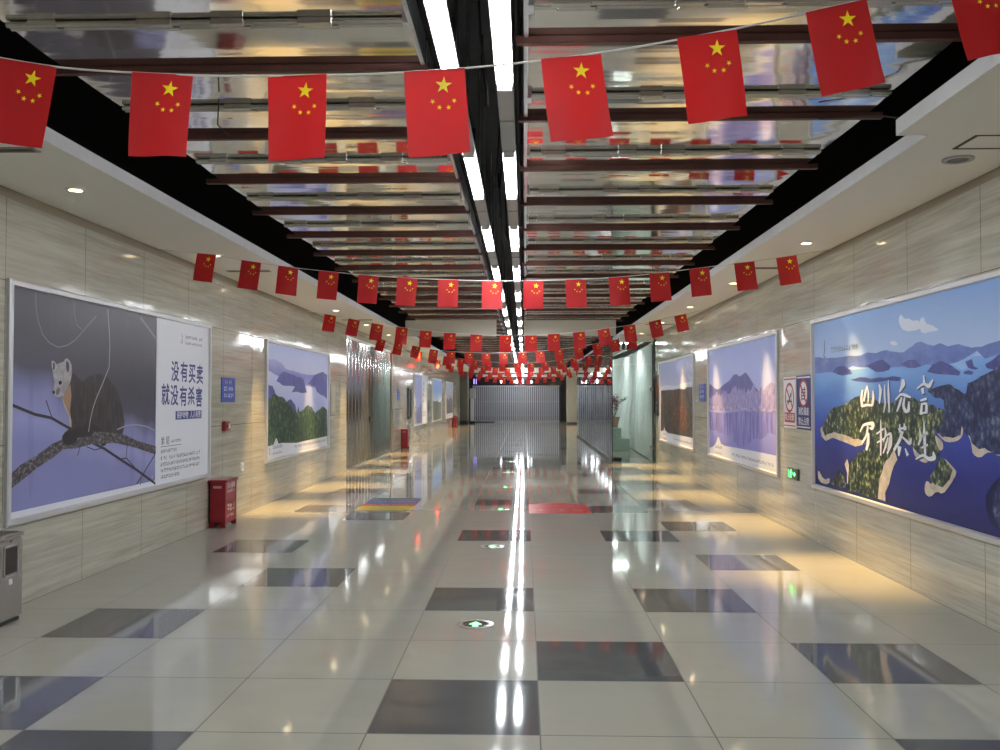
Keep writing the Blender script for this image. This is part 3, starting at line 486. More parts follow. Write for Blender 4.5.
def jag(p,amp,n=3,seed=1):
    rnd=random.Random(seed); q=[]
    for i in range(len(p)):
        a=p[i]; b=p[(i+1)%len(p)]; d=math.hypot(b[0]-a[0],b[1]-a[1]); q.append(tuple(a))
        if d>.05:
            for k in range(1,n): f=k/n; q.append((a[0]+(b[0]-a[0])*f+rnd.uniform(-amp,amp)*min(1,d*3),a[1]+(b[1]-a[1])*f+rnd.uniform(-amp,amp)*min(1,d*3)))
    return q
def clip(p,hw,hh): return [(max(-hw,min(hw,a)),max(-hh,min(hh,b))) for a,b in p]
PW, PH = 2.035, .855
def frame(parent,hw=2.085,hh=.905,w=.052,d=.032):
    m=MB(); o=[(-hw,-hh),(hw,-hh),(hw,hh),(-hw,hh)]; i_=[(-hw+w,-hh+w),(hw-w,-hh+w),(hw-w,hh-w),(-hw+w,hh-w)]
    for k in range(4):
        j=(k+1)%4; v=[(*o[k],0),(*o[j],0),(*o[j],d*.75),(*o[k],d*.75),
            (o[k][0]*.994,o[k][1]*.988,d),(o[j][0]*.994,o[j][1]*.988,d),(i_[j][0]*1.004,i_[j][1]*1.01,d),(i_[k][0]*1.004,i_[k][1]*1.01,d),(*i_[j],.002),(*i_[k],.002)]
        m.add(v,[(0,1,2,3),(3,2,5,4),(4,5,6,7),(7,6,8,9)])
    return m.build('frame',M_ALU,parent)
def poster(y,z,side,lab,art,seed):
    t=empty('framed_poster',(XL if side=='W' else XR,y,z),WEST if side=='W' else EAST)
    frame(t); art.mb.build('print',art.ms,t); return tag(t,lab,'poster')
WHT=ink('white',205,207,216); NAVY=ink('navy',44,56,122); GREY_T=ink('text_grey',88,88,104)

# --- marten poster
D=ART['L1']; a=Art()
def marten_bg():
    m,nt,b=newmat('print_misty_forest'); o=objc(nt); x,y,z=xyz(nt,o)
    f=math_(nt,'MULTIPLY_ADD',x,-.26,math_(nt,'MULTIPLY',y,-1.25)); f=math_(nt,'ADD',f,.15)
    f=math_(nt,'MULTIPLY_ADD',math_(nt,'SUBTRACT',noise(nt,mapping(nt,o,(1,.35,1)),1.6,2),.5),.5,f)
    c=ramp(nt,f,[(0,sr(62,60,70,PK)),(.3,sr(68,67,82,PK)),(.52,sr(120,121,165,PK)),(.8,sr(136,138,184,PK)),(1,sr(122,124,172,PK))])
    s=noise(nt,mapping(nt,o,(3.2,.3,1)),1.7,2); c=mixc(nt,math_(nt,'MULTIPLY',math_(nt,'GREATER_THAN',s,.6),.12),c,sr(70,70,110))
    L(nt,c,b.inputs['Base Color']); b.inputs['Roughness'].default_value=.36; b.inputs['Specular IOR Level'].default_value=.25
    bump(nt,b,noise(nt,mapping(nt,o,(1.4,.5,1)),1.5,2),.25,.02); return m
a.rect(-PW,PW,-PH,PH,WHT); px=D['panel'][0][0]
a.rect(-PW,px,-.805,PH,marten_bg())
FUR=print_noise('print_dark_fur',[(.3,(38,34,37)),(.5,(54,49,51)),(.75,(76,70,72))],(3.5,.8,1),7,5,.65)
FUR2=print_noise('print_rump_fur',[(.3,(48,45,50)),(.5,(64,60,65)),(.75,(92,88,94))],(2.5,1,1),7,5,.65)
FACE=print_noise('print_face_fur',[(.25,(124,119,124)),(.5,(150,145,149)),(.8,(172,168,172))],(1.5,1,1),22,4,.6)
BARK=print_noise('print_snowy_bark',[(.36,(46,42,46)),(.5,(74,68,72)),(.6,(112,108,114)),(.72,(170,168,178))],(1,1.3,1),26,5,.75)
TWIG=ink('twig',44,39,46); VINE=ink('vine',112,108,122); STEM=ink('stem',150,146,152); BLKI=ink('black',22,20,22)
LN=ART['L1L']
def lines(kind,m): 
    for n,p,w_ in LN:
        if n==kind: a.line(clip([q for q in p],min(PW,9),.85) if kind!='vine' else clip(p,PW,.85),w_,m)
lines('vine',VINE); lines('twig',TWIG)
a.poly(smooth(D['rump'],2),FUR2); a.poly(smooth(D['foot'],2),BLKI); a.poly(jag(smooth(D['body'],1),.006,2,3),FUR); a.poly(smooth(D['belly'],1),ink('belly',44,40,44))
for n,p,w_ in LN:
    if n=='branch': a.line(clip([tuple(q) for q in p],PW,.85),[w_,w_*1.15,w_*.95,w_*1.1,w_*.8,w_*.9,w_*.7,w_*.7][:len(p)],BARK)
a.poly(smooth([(D['body'][16][0],D['body'][16][1])]+[tuple(q) for q in D['body'][17:21]]+[tuple(D['body'][15])],1),ink('paw',40,37,40))
a.poly(D['throat'],ink('throat',150,120,98)); a.poly(D['chest'],ink('chest',178,166,156)); a.poly(D['head'],FACE)
a.poly(smooth(D['muz'],1),ink('muzzle',138,133,138)); a.poly(D['earA'],ink('ear',66,60,66)); a.poly(smooth(D['earB'],1),ink('ear',66,60,66))
a.poly(smooth(D['cheek'],1),ink('cheek',104,98,104)); a.poly(smooth(D['eye'],2),BLKI); a.poly(smooth(D['nose'],2),BLKI)
lines('stem',STEM)
# white text panel (covers the picture's right edge)
a.rect(px,PW,-PH,PH,WHT); z=a.lay(); nv=a.idx(NAVY); gt=a.idx(GREY_T); wt=a.idx(WHT); cx0=px+.12
for ch,(p,q) in zip('没有买卖',D['t1']): a.mb.text(ch,p,q-.085,.235,z,nv,.02,.93,'C')
for ch,(p,q) in zip('就没有杀害',D['t2']): a.mb.text(ch,p,q-.085,.235,z,nv,.02,.93,'C')
a.mb.rect(1.05,1.82,-.2,-.108,z,nv); a.mb.text('保护动物  人人有责',1.085,-.182,.083,a.lay(),wt,.012,1.0)
z=a.z
a.mb.text('紫',.675,-.445,.092,z,gt,.008); a.mb.text('貂',.8,-.445,.092,z,gt,.008); a.mb.scrawl(.92,1.21,-.44,.035,z,gt,2); a.mb.rect(.662,1.215,-.474,-.468,z,gt)
for k,(x1,y) in enumerate(((1.11,-.54),(1.80,-.61),(1.80,-.675),(1.80,-.74),(1.24,-.805))): a.mb.scrawl(.668,x1,y,.042,z,gt,10+k)
a.mb.rect(1.304,1.31,.62,.745,z,gt); a.mb.scrawl(1.33,1.84,.69,.04,z,gt,21); a.mb.scrawl(1.33,1.84,.625,.034,z,gt,22)
a.mb.ribbon([(1.2,.74),(1.225,.70),(1.21,.67),(1.24,.655)],.012,z,gt); a.mb.scrawl(1.17,1.27,.63,.022,z,gt,23); a.mb.scrawl(.45,.53,-.775,.035,z,wt,24)
poster(8.43,1.51,'W','silver framed wildlife poster of a dark marten on a branch beside blue Chinese text',a,1)

def footer(a,pts,ft,logo_x,txt0,txt1,y):
    a.poly(clip([tuple(q) for q in pts],PW,PH),WHT); z=a.lay(); g=a.idx(GREY_T)
    a.mb.scrawl(logo_x,logo_x+.55,y+.03,.05,z,g,31); a.mb.scrawl(logo_x,logo_x+.55,y-.055,.035,z,g,32)
    a.mb.ribbon([(logo_x-.16,y+.06),(logo_x-.13,y),(logo_x-.15,y-.02),(logo_x-.1,y-.045)],.016,z,g)
    a.mb.scrawl(txt0,txt1,y-.025,.05,z,g,33)
# --- green ridges poster
D=ART['L2']; a=Art(); CL=lambda p:clip([tuple(q) for q in p],PW,PH)
a.rect(-PW,PW,-PH,PH,print_grad('print_pale_lake',[(0,(136,146,200)),(.45,(162,170,214)),(.62,(180,186,218)),(.8,(176,182,214)),(1,(158,170,214))],-.8,.85,.12,(1,2,1)))
FARM=print_grad('print_far_ridges',[(0,(132,138,196)),(.6,(112,116,180)),(1,(150,154,202))],.1,.62,.25)
MIDM=print_noise('print_blue_peaks',[(.3,(60,64,130)),(.6,(76,80,152)),(.8,(94,98,166))],(1,.7,1),5)
FOR=print_trees('print_green_forest',[(.1,(30,44,40)),(.4,(48,70,54)),(.65,(70,94,62)),(.9,(98,116,76)),(1,(120,134,92))],(1,.8,1),15,.5)
a.poly(jag(CL(D['far']),.012,3,2),FARM)
for k in ('p1','p2','p3','p4'): a.poly(jag(CL(D[k]),.015,3,4),MIDM)
a.poly(jag(CL(D['ridge']),.012,3,5),ink('slate',62,70,122)); a.poly(jag(CL(D['forest']),.014,4,6),FOR)
footer(a,D['foot'],0,-1.72,-.45,1.9,-.75)
poster(14.9,1.5,'W','silver framed poster of green and blue mountain ridges over a pale lake',a,2)
# --- island lake poster
D=ART['R1']; a=Art()
a.rect(-PW,PW,-PH,PH,print_grad('print_blue_sky',[(0,(168,186,218)),(.4,(150,174,214)),(1,(112,148,204))],.3,.86,.1,(1,3,1)))
CLD=ink('cloud',196,204,222)
for k in ('cloud','cloudB','cloudC'): a.poly(jag(smooth(CL(D[k]),1),.012,2,7),CLD)
a.poly([(-PW,.32),(PW,.36),(PW,-PH),(-PW,-PH)],print_grad('print_lake_water',[(0,(34,38,92)),(.3,(40,46,116)),(.55,(52,70,154)),(.78,(84,124,192)),(1,(120,164,216))],-.85,.36,.16,(.6,2,1)))
a.poly(jag(CL(D['far']),.008,2,8),print_noise('print_hazy_hills',[(.3,(78,96,164)),(.6,(98,118,182)),(.8,(126,144,196))],(1,2,1),5))
DKH=print_noise('print_dark_hills',[(.3,(48,54,116)),(.6,(64,72,138)),(.85,(112,122,172))],(1,1.5,1),9)
for k in ('hillA','hillB','hillC','isA','isB','isC','isD','islet'): a.poly(jag(CL(D[k]),.01,2,9),DKH)
a.poly(CL(D['rivA']),ink('river',140,172,214))
SAND=print_noise('print_sand',[(.3,(168,156,144)),(.6,(196,184,166)),(.8,(208,198,180))],(1,1,1),10)
TREE=print_trees('print_island_trees',[(.1,(26,36,40)),(.38,(48,64,56)),(.62,(86,98,72)),(.85,(140,142,100)),(1,(178,176,126))],(1,.8,1),23,.42)
TREE2=print_trees('print_shaded_trees',[(.1,(24,30,62)),(.4,(42,50,92)),(.65,(58,70,100)),(.9,(92,104,122)),(1,(110,122,132))],(1,.8,1),20,.42)
a.poly(smooth(CL(D['massand']),1),SAND); a.poly(jag(CL(D['mass']),.014,3,11),TREE2)
[a.line(CL(q),w_,SAND) for q,w_ in zip(D['shores'],(.07,.17,.09))]; a.poly(smooth(CL(D['spit']),1),SAND); a.poly(smooth(CL(D['heads']),1),SAND); a.poly(smooth(CL(D['loop']),1),SAND)
a.poly(jag(CL(D['pen']),.014,3,12),TREE); a.poly(jag(CL(D['headf']),.01,3,13),TREE)
a.poly(smooth(CL(D['rock']),1),ink('deep',24,28,74)); a.poly(jag(CL(D['rockf']),.02,3,14),TREE2)
a.poly(smooth(CL(D['tips']),1),SAND); a.poly(jag(CL(D['tipf']),.015,3,15),TREE)
z=a.lay(); wt=a.idx(ink('lettering',214,216,222)); sh=a.idx(ink('letter_shadow',60,70,84))
for dz,off,m_ in ((0,.018,sh),(.00012,0,wt)):
    for st in ART['R1C']:
        pts=[(p[0]+off,p[1]-off*.6) for p in st]; ws=[(p[2]*1.08+.006,p[3]*1.08+.004) for p in st]; q=[];wq=[]
        for i in range(len(pts)-1):
            for s_ in range(4):
                f=s_/4; q.append((pts[i][0]*(1-f)+pts[i+1][0]*f,pts[i][1]*(1-f)+pts[i+1][1]*f)); wq.append((ws[i][0]*(1-f)+ws[i+1][0]*f,ws[i][1]*(1-f)+ws[i+1][1]*f))
        q.append(pts[-1]); wq.append(ws[-1])
        q=[q[0]]+[((q[i-1][0]+2*q[i][0]+q[i+1][0])/4,(q[i-1][1]+2*q[i][1]+q[i+1][1])/4) for i in range(1,len(q)-1)]+[q[-1]]
        a.mb.ribbon(q,wq,z+dz,m_)
g=a.idx(ink('logo_grey',112,126,160)); a.z+=.0002; z=a.lay()
a.mb.ribbon([(-1.7,.66),(-1.69,.56),(-1.72,.5),(-1.66,.47)],.03,z,g); a.mb.rect(-1.7,-1.68,.36,.44,z,g); a.mb.scrawl(-1.5,-.75,.52,.06,z,g,41); a.mb.scrawl(-1.5,-.75,.41,.05,z,g,42)
poster(7.62,1.48,'E','big silver framed poster of green islands in a blue lake with white brush calligraphy',a,3)
# --- frosty lake poster
D=ART['R2']; a=Art()
a.rect(-PW,PW,-PH,PH,print_grad('print_violet_sky',[(0,(176,178,214)),(.4,(160,168,216)),(1,(126,142,200))],.0,.85,.06,(1,2,1)))
a.poly(jag(CL(D['mtn']),.012,2,2),print_noise('print_violet_peaks',[(.3,(72,72,140)),(.7,(92,92,160))],(1,1,1),5))
FROST=print_noise('print_frosted_trees',[(.3,(98,92,150)),(.5,(142,134,184)),(.7,(178,170,208)),(.85,(204,198,224))],(1.6,.8,1),11,4,.65)
a.poly(jag(CL(D['trees']),.05,5,3),FROST)
a.poly(CL([(-2.1,-.09),(2.1,-.09),(2.1,-.86),(-2.1,-.86)]),print_grad('print_violet_lake',[(0,(116,112,182)),(.35,(132,132,196)),(1,(158,162,212))],-.72,-.09,.25,(1,2.5,1)))
a.poly(jag(CL(D['refl']),.03,4,4),print_noise('print_tree_reflections',[(.36,(92,86,152)),(.52,(122,118,184)),(.7,(146,146,206))],(2.2,.45,1),5,3))
a.poly(CL(D['shore']),print_noise('print_frosty_bank',[(.35,(110,100,142)),(.6,(170,164,202)),(.8,(200,196,222))],(.7,4,1),8))
footer(a,D['foot'],0,-1.62,-.4,1.85,-.77)
poster(13.08,1.47,'E','silver framed poster of violet frosted trees and a twin peak over a lake',a,4)
# --- brown hill poster
D=ART['R3']; a=Art()
a.rect(-PW,PW,-PH,PH,print_grad('print_cloudy_sky',[(0,(196,196,216)),(.5,(160,164,200)),(1,(150,158,202))],.1,.85,.5,(1,1.6,1)))
CL2=print_noise('print_grey_cloud',[(.35,(142,146,186)),(.6,(176,178,206)),(.8,(204,204,220))],(1,1.6,1),4)
a.poly(smooth(CL(D['cl']),2),CL2); a.poly(smooth(CL(D['cl2']),1),ink('bright_cloud',200,202,218))
a.poly(jag(CL(D['hill']),.012,3,5),print_trees('print_dark_hill',[(.1,(40,38,40)),(.4,(66,58,54)),(.7,(90,78,68)),(1,(120,104,88))],(1,.7,1),18,.5))
a.poly(jag(CL(D['slope']),.04,3,6),print_trees('print_autumn_slope',[(.1,(48,40,40)),(.4,(84,60,50)),(.65,(116,76,56)),(.85,(104,88,66)),(1,(140,108,84))],(1,.7,1),17,.6))
footer(a,D['foot'],0,-1.7,-.2,1.85,-.77)
poster(18.5,1.46,'E','silver framed poster of a red-brown autumn hill under grey clouds',a,5)
# --- three far posters on the left wall
a=Art(); a.rect(-PW,PW,-PH,PH,WHT); a.rect(-PW,.28,-PH,PH,print_grad('print_lilac_mist',[(0,(140,140,180)),(.4,(164,168,212)),(1,(132,140,200))],-.85,.85,.1))
a.poly(jag([(-PW,-PH),(-PW,-.3),(-1.5,-.2),(-1.2,-.42),(-.8,-.25),(-.4,-.3),(0,-.1),(.28,-.2),(.28,-PH)],.05,5,7),print_noise('print_winter_shrub',[(.4,(96,96,132)),(.55,(140,142,180)),(.7,(180,182,210))],(1,1,1),7,4))
z=a.lay(); nv=a.idx(NAVY)
for i in range(4): a.mb.scrawl(.65,1.25,.5-.21*i,.17,z,nv,51+i); 
a.mb.scrawl(.6,1.7,-.5,.06,z,nv,57); a.mb.scrawl(.6,1.7,-.6,.06,z,nv,58); a.mb.scrawl(1.2,1.9,.7,.05,z,nv,59)
poster(32.2,1.48,'W','narrow-looking lilac misty poster with blue text strip, first beyond the metal shutter',a,6)
a=Art(); a.rect(-PW,PW,-PH,PH,print_grad('print_bright_sky',[(0,(190,204,228)),(.5,(112,150,214)),(1,(92,128,204))],-.05,.85,.45))
a.poly(jag([(-PW,-PH),(-PW,-.02),(-1,-.06),(0,-.04),(1,-.1),(PW,-.02),(PW,-PH)],.02,5,8),print_noise('print_grey_green_plain',[(.35,(70,78,74)),(.55,(104,112,104)),(.75,(134,138,126))],(1,.7,1),6,4))
poster(38.2,1.46,'W','far left wall poster of a bright blue sky over a grey-green plain',a,7)
a=Art(); a.rect(-PW,PW,-PH,PH,print_grad('print_grey_sky',[(0,(150,152,166)),(.5,(168,172,194)),(1,(146,156,192))],-.05,.85,.3))
a.poly(jag([(-PW,-PH),(-PW,.02),(-1.2,.1),(-.4,-.04),(.5,.2),(1.2,.05),(PW,.12),(PW,-PH)],.04,5,9),print_noise('print_grey_mountain',[(.35,(66,68,78)),(.55,(98,100,108)),(.75,(140,142,148))],(1,1,1),5,4))
footer(a,[(-PW,-.66),(PW,-.66),(PW,-PH),(-PW,-PH)],0,-1.7,-.2,1.8,-.77)
poster(44.5,1.44,'W','farthest left wall poster of a dark grey mountain above a white footer',a,8)

# ------------------------------------------------------------------ wall signs
def sign(name,x,y,z,side,lab,cat='sign'): return tag(empty(name,(x,y,z),WEST if side=='W' else EAST),lab,cat)
BLUE=mat('sign_blue',sr(54,76,160),.4,0,.25); SWH=mat('sign_white',sr(222,222,226),.35); SRED=mat('sign_red',sr(166,30,36),.4,0,.25); SNAVY=mat('sign_navy',sr(28,34,98),.4,0,.2); SPINK=mat('sign_pale_red',sr(206,140,150),.4); SBLK=mat('sign_black',(.02,.02,.022),.35)
def notice(x,y,z,side,lab):
    t=sign('notice_sign',x,y,z,side,lab); MB().rbox(-.255,.255,-.155,.155,0,.012,.003).build('board',BLUE,t)
    m=MB().scrawl(-.13,.15,.07,.055,.0125,1,61).scrawl(-.17,.2,-.015,.06,.0125,0,62).scrawl(-.17,.2,-.1,.06,.0125,0,63); m.build('lettering',[SWH,SPINK],t)
notice(XL,11.18,1.645,'W','small blue notice sign on the left wall above the red alarm button')
notice(XL,26.45,1.64,'W','small blue notice sign just beyond the metal shutter on the left wall')
notice(XR,15.7,1.64,'E','small blue notice sign between the frosted lake and brown hill posters')
t=sign('no_smoking_sign',XR,10.535,1.493,'E','white no smoking sign with red circle and red caption bar')
MB().rbox(-.24,.24,-.3,.3,0,.012,.003).build('board',SWH,t)
m=MB(); z=.0125
for b0,b1 in ((.265,.28),(-.28,-.265)): m.rect(-.225,.225,b0,b1,z,1)
m.ring(.145,.175,.0121,z,40,1,(0,.055)); m.rect(-.2,.2,-.235,-.12,z,1)
m.text('禁止吸烟',-.185,-.205,.088,z+.0005,0,.012,1.0)
m.ribbon([(.07,.11),(-.02,.02),(-.07,-.03)],[.03,.03,.03],z,2); m.rect(-.1,.1,.0,.022,z,2); m.ribbon([(.08,.03),(.06,.07),(.1,.1),(.08,.14)],.014,z,2)
m.ribbon([(-.105,.155),(.105,-.05)],.028,z+.0006,1); m.build('symbol',[SWH,SRED,SBLK],t)
t=sign('no_blocking_sign',XR,10.015,1.496,'E','navy blue prohibition sign with white circle beside the no smoking sign')
MB().rbox(-.25,.25,-.305,.305,0,.012,.003).build('board',SNAVY,t)
m=MB(); m.rect(-.235,.235,.27,.285,z,0); m.rect(-.235,.235,-.285,-.27,z,0); m.disc(.16,.0123,40,0,(0,.1)); m.ring(.13,.16,.0121,z+.0002,40,1,(0,.1))
for i in range(4): m.rect(-.075,.075,.03+.035*i,.045+.035*i,z+.0003,2)
for q in (-.06,.05): m.rect(q-.012,q+.012,.02,.17,z+.0003,2)
m.ribbon([(-.1,.2),(.1,.0)],.028,z+.0008,1)
m.text('消防通道',-.19,-.135,.094,z,0,.012); m.text('禁止占用',-.19,-.245,.094,z,0,.012); m.build('symbol',[SWH,SRED,SBLK],t)
t=sign('exit_sign',XR,10.42,.667,'E','small lit green running man exit sign low on the right wall','exit sign')
MB().rbox(-.2,.2,-.065,.065,0,.025,.006).build('case',mat('exit_case',(.05,.055,.05),.3),t)
m=MB(); z=.0256; m.disc(.011,z,14,0,(-.035,.042)); m.ribbon([(-.045,.03),(-.06,-.01)],[.03,.026],z); m.ribbon([(-.06,-.005),(-.025,-.02),(-.035,-.05)],.014,z); m.ribbon([(-.065,-.005),(-.075,-.03),(-.105,-.048)],.014,z)
m.ribbon([(-.045,.026),(-.015,.01),(.005,.016)],.011,z); m.ribbon([(-.05,.024),(-.08,.016),(-.09,-.005)],.011,z)
m.rect(.035,.08,-.008,.008,z); m.poly([(.08,-.03),(.125,0),(.08,.03)],z); m.rect(-.15,-.14,-.045,.045,z); m.build('symbol',M_GREEN,t)
t=sign('framed_picture',XR,21.08,1.6,'E','black framed red and dark picture beside the glass door','picture')
m=MB(); hw,hh=.3,.46
for q in ((-hw,hw,hh-.05,hh),(-hw,hw,-hh,-hh+.05),(-hw,-hw+.05,-hh,hh),(hw-.05,hw,-hh,hh)): m.box(*q,0,.03)
m.build('frame',M_BLK,t); m=MB().rect(-hw+.05,hw-.05,-hh+.05,hh-.05,.006,0); m.poly(smooth([(-.2,.05),(-.05,.38),(.15,.3),(.2,.02),(.02,-.06)],2),.0066,1); m.scrawl(-.18,.18,-.2,.07,.0066,2,71); m.scrawl(-.18,.18,-.32,.05,.0066,2,72)
m.build('print',[mat('picture_dark',sr(44,40,42),.3),mat('picture_red',sr(150,40,44),.3),SWH],t)
t=sign('display_panel',XL,28.93,1.37,'W','tall black framed glass panel on the left wall beyond the shutter','panel')
m=MB(); hw,hh=.41,.5
for q in ((-hw,hw,hh-.05,hh),(-hw,hw,-hh,-hh+.05),(-hw,-hw+.09,-hh,hh),(hw-.09,hw,-hh,hh)): m.box(*q,0,.04)
m.build('frame',M_BLK,t); MB().box(-hw+.09,hw-.09,-hh+.05,hh-.05,0,.012).build('glass',mat('panel_glass',sr(120,124,128),.1),t)
t=sign('ink_motif',XL,35.05,1.42,'W','black ink blossom motif on the wall between two far left posters','wall decoration')
m=MB(); m.ribbon([(.5,.3),(.35,.1),(.1,.0),(-.2,-.2),(-.35,-.26)],[.03,.04,.06,.09,.12],.004)
for p,q,r in ((.4,.2,.06),(.2,.1,.07),(.3,-.05,.05),(-.25,-.25,.14),(.05,-.12,.06),(.5,.05,.05),(.45,-.25,.05)): m.disc(r,.004+.0004*r*10,14,0,(p,q))
m.rect(-.36,-.14,-.3,-.16,.004); m.build('motif',SBLK,t)
t=sign('room_sign',XL,41.15,1.57,'W','small dark plate sign between the two farthest left posters'); MB().rbox(-.26,.26,-.15,.15,0,.015,.004).build('board',mat('plate_grey',sr(86,86,90),.3),t); MB().scrawl(-.2,.2,.0,.06,.0156,0,73).build('lettering',SWH,t)
t=sign('display_panel',XL,47.4,1.5,'W','tall narrow dark panel on the left wall after the last poster','panel')
MB().rbox(-.45,.45,-.45,.45,0,.03,.008).build('frame',M_BLK,t); MB().rect(-.36,.36,-.38,.38,.0306).build('glass',mat('panel_glass',sr(120,124,128),.1),t)
t=sign('alarm_button',XL,11.04,1.193,'W','small red fire alarm button on the left wall under the blue notice','alarm button')
MB().rbox(-.085,.085,-.06,.06,0,.06,.012).build('case',M_DKRED,t); MB().rbox(.0,.06,-.03,.035,.06,.066,.002).build('label',SWH,t); MB().cyl((-.04,0,.06),(-.04,0,.07),.022,14).build('button',M_BLK,t)
t=sign('wall_socket',XL,11.75,.63,'W','small white plate low on the left wall past the red box','wall plate')
MB().rbox(-.04,.04,-.055,.055,0,.022,.005).build('plate',M_WHITE,t); MB().box(-.012,.012,-.02,.02,.022,.028).build('switch',M_HOUS,t)
t=sign('wall_plaque',XL,17.35,1.53,'W','pale blank panel beside the green ridges poster','plaque')
MB().rbox(-.22,.22,-.3,.3,0,.014,.004).build('board',mat('plaque_grey',sr(176,172,160),.25),t); MB().rect(-.16,.16,-.24,.24,.0145).build('face',mat('plaque_face',sr(188,184,172),.2),t)

# ------------------------------------------------------------------ left wall: shutter, boxes, bin
t=empty('accordion_shutter',(XL,0,0)); n=16
vs=[];fs=[]; st=(SH1-.34-SH0)/n
m=MB(); prof=[]
for i in range(n):
    y=SH0+st*i; prof+=[(-.075,y),(-.075,y+st*.3),(-.005,y+st*.5),(-.005,y+st*.8),(-.075,y+st)]
vs=[(x,y,z) for z in (.03,SHZ-.05) for x,y in prof]; k=len(prof)
m.add(vs,[(i,i+1,k+i+1,k+i) for i in range(k-1)]); m.add([(x-.012,y,z) for x,y,z in vs],[(i,k+i,k+i+1,i+1) for i in range(k-1)])
m.build('curtain',M_SHUT,t); MB().box(-.12,.0,SH0,SH1-.34,SHZ-.06,SHZ).build('top_rail',M_GALV,t); MB().box(-.1,.0,SH0,SH1-.34,0,.03).build('bottom_rail',M_GALV,t)
MB().box(-.016,.004,SH0+2.9,SH0+3.2,.95,1.1).build('lock',M_BLK,t)
tag(t,'tall closed corrugated metal shutter filling an opening in the left wall','shutter')
def red_box(y0,y1,h,lab,txt):
    t=empty('extinguisher_box',(-3.645,(y0+y1)/2,0)); l=(y1-y0)/2; d=.098
    m=MB()
    # side panels with foot notch
    for y in (-l,l-.012):
        p=[(-d,0),(-d+.055,0),(-d+.08,.05),(d-.08,.05),(d-.055,0),(d,0),(d,h-.03),(-d,h-.03)]
        n=len(p); m.add([(a,y,b) for a,b in p]+[(a,y+.012,b) for a,b in p],[tuple(range(n)),tuple(range(2*n-1,n-1,-1))]+[((i+1)%n,i,n+i,n+(i+1)%n) for i in range(n)])
    m.box(-d,-d+.012,-l,l,.05,h-.03).box(-d,d-.012,-l,l,.05,.062); m.build('body',M_REDBOX,t)
    f=MB(); f.box(d-.012,d,-l+.013,l-.013,.06,h*.56).box(d-.012,d,-l+.013,l-.013,h*.57,h-.035); fo=f.build('door',M_REDBOX,t)
    MB().box(d,d+.012,-.03,.03,h*.5,h*.52).build('latch',M_BLK,fo)
    MB().rbox(-d-.01,d+.02,-l-.02,l+.02,h-.03,h,.006).build('lid',M_REDBOX,t)
    s=MB(); s.rbox(-.05,.05,-l-.003,-l+.001,h-.1,h-.072,.0008); s.build('handle_slot',mat('slot_grey',sr(190,150,150),.4),t)
    if txt:
        q=MB(); q.text('灭火器箱',-.14,.08,.072,0,0,.012); q.scrawl(-.14,.15,.02,.04,0,0,81); q.scrawl(-.13,.15,-.2,.09,0,0,82); q.scrawl(-.14,.12,-.265,.035,0,0,83)
        o=q.build('lettering',SWH,t); o.location=(d+.0008,0,h*.68); o.rotation_euler=WEST; 
    return tag(t,lab,'fire extinguisher box')
red_box(10.5,10.9,.57,'dark red fire extinguisher box on the floor just past the marten poster',True)
red_box(26.95,27.38,.6,'red fire extinguisher box against the left wall beyond the metal shutter',True)
red_box(46.3,46.9,.6,'small far red fire extinguisher box near the end of the left wall',False)
t=empty('litter_bin',(-3.62,6.02,0)); m=MB()
m.rbox(-.11,.11,-.15,.15,.03,.58,.012).build('body',M_STEEL,t)
MB().rbox(-.095,.095,-.135,.135,0,.03,.004).build('base',M_BLK,t)
m=MB(); m.rbox(-.115,.115,-.155,.155,.58,.615,.01).build('rim',M_STEEL,t)
MB().box(-.09,.09,-.13,.13,.6155,.6175).build('ash_tray',mat('ash_tray',(.05,.05,.05),.6),t)
f=MB().box(.11,.114,-.085,.085,.33,.345).box(.11,.114,-.085,.085,.525,.54).box(.11,.114,-.085,-.072,.33,.54).box(.11,.114,.072,.085,.33,.54); f.build('opening_frame',M_GALV,t)
MB().box(.1095,.1115,-.073,.073,.344,.526).build('opening',M_BLK,t); MB().box(.1095,.1118,-.02,.02,.27,.31).build('sticker',M_WHITE,t)
MB().cyl((.11,.0,.565),(.116,0,.565),.009,10).build('lock',M_BLK,t)
tag(t,'stainless steel litter bin with black opening at the left frame edge','litter bin')

# ------------------------------------------------------------------ floor signs and floor lights
def floor_sign(name,lab,polys,mats,texts):
    m=MB(); z=.0012
    for p,mi in polys: m.prism(p,.0002,z,mi); z+=.0004
    for (a0,a1,b,h,mi,sd) in texts: m.scrawl(a0,a1,b,h,z+.0004,mi,sd)
    return tag(m.build(name,mats),lab,'floor sign')
FY=mat('vinyl_yellow',sr(206,186,44,.8),.28,0,.3); FB=mat('vinyl_blue',sr(64,84,158,.9),.28,0,.3); FR=mat('vinyl_red',sr(190,28,34,.85),.28,0,.3); FG=mat('vinyl_green',sr(74,104,70,.8),.3); FW=mat('vinyl_white',sr(215,215,215),.3); FO=mat('vinyl_olive',sr(150,140,50,.7),.3)
x0,x1=-2.34,-1.56
floor_sign('floor_sign','blue red and yellow striped sticker sign on dark floor tiles near the left wall',
  [([(x0,13.5),(x1,13.5),(x1,13.72),(x0,13.72)],3),([(x0,12.98),(x1,12.98),(x1,13.5),(x0,13.5)],1),([(x0,12.7),(x1,12.7),(x1,12.98),(x0,12.98)],2),([(x0,12.26),(x1,12.26),(x1,12.7),(x0,12.7)],0),
   ([(x0+.1,12.26),(x0+.25,12.12),(x0+.5,12.06),(x1-.15,12.12),(x1-.05,12.26)],5)],[FY,FB,FR,FG,FW,FO],
  [(x0+.1,x1-.05,13.2,.075,4,91),(x0+.1,x1-.1,12.8,.06,4,92),(x0+.08,x1-.1,12.5,.06,5,93)])
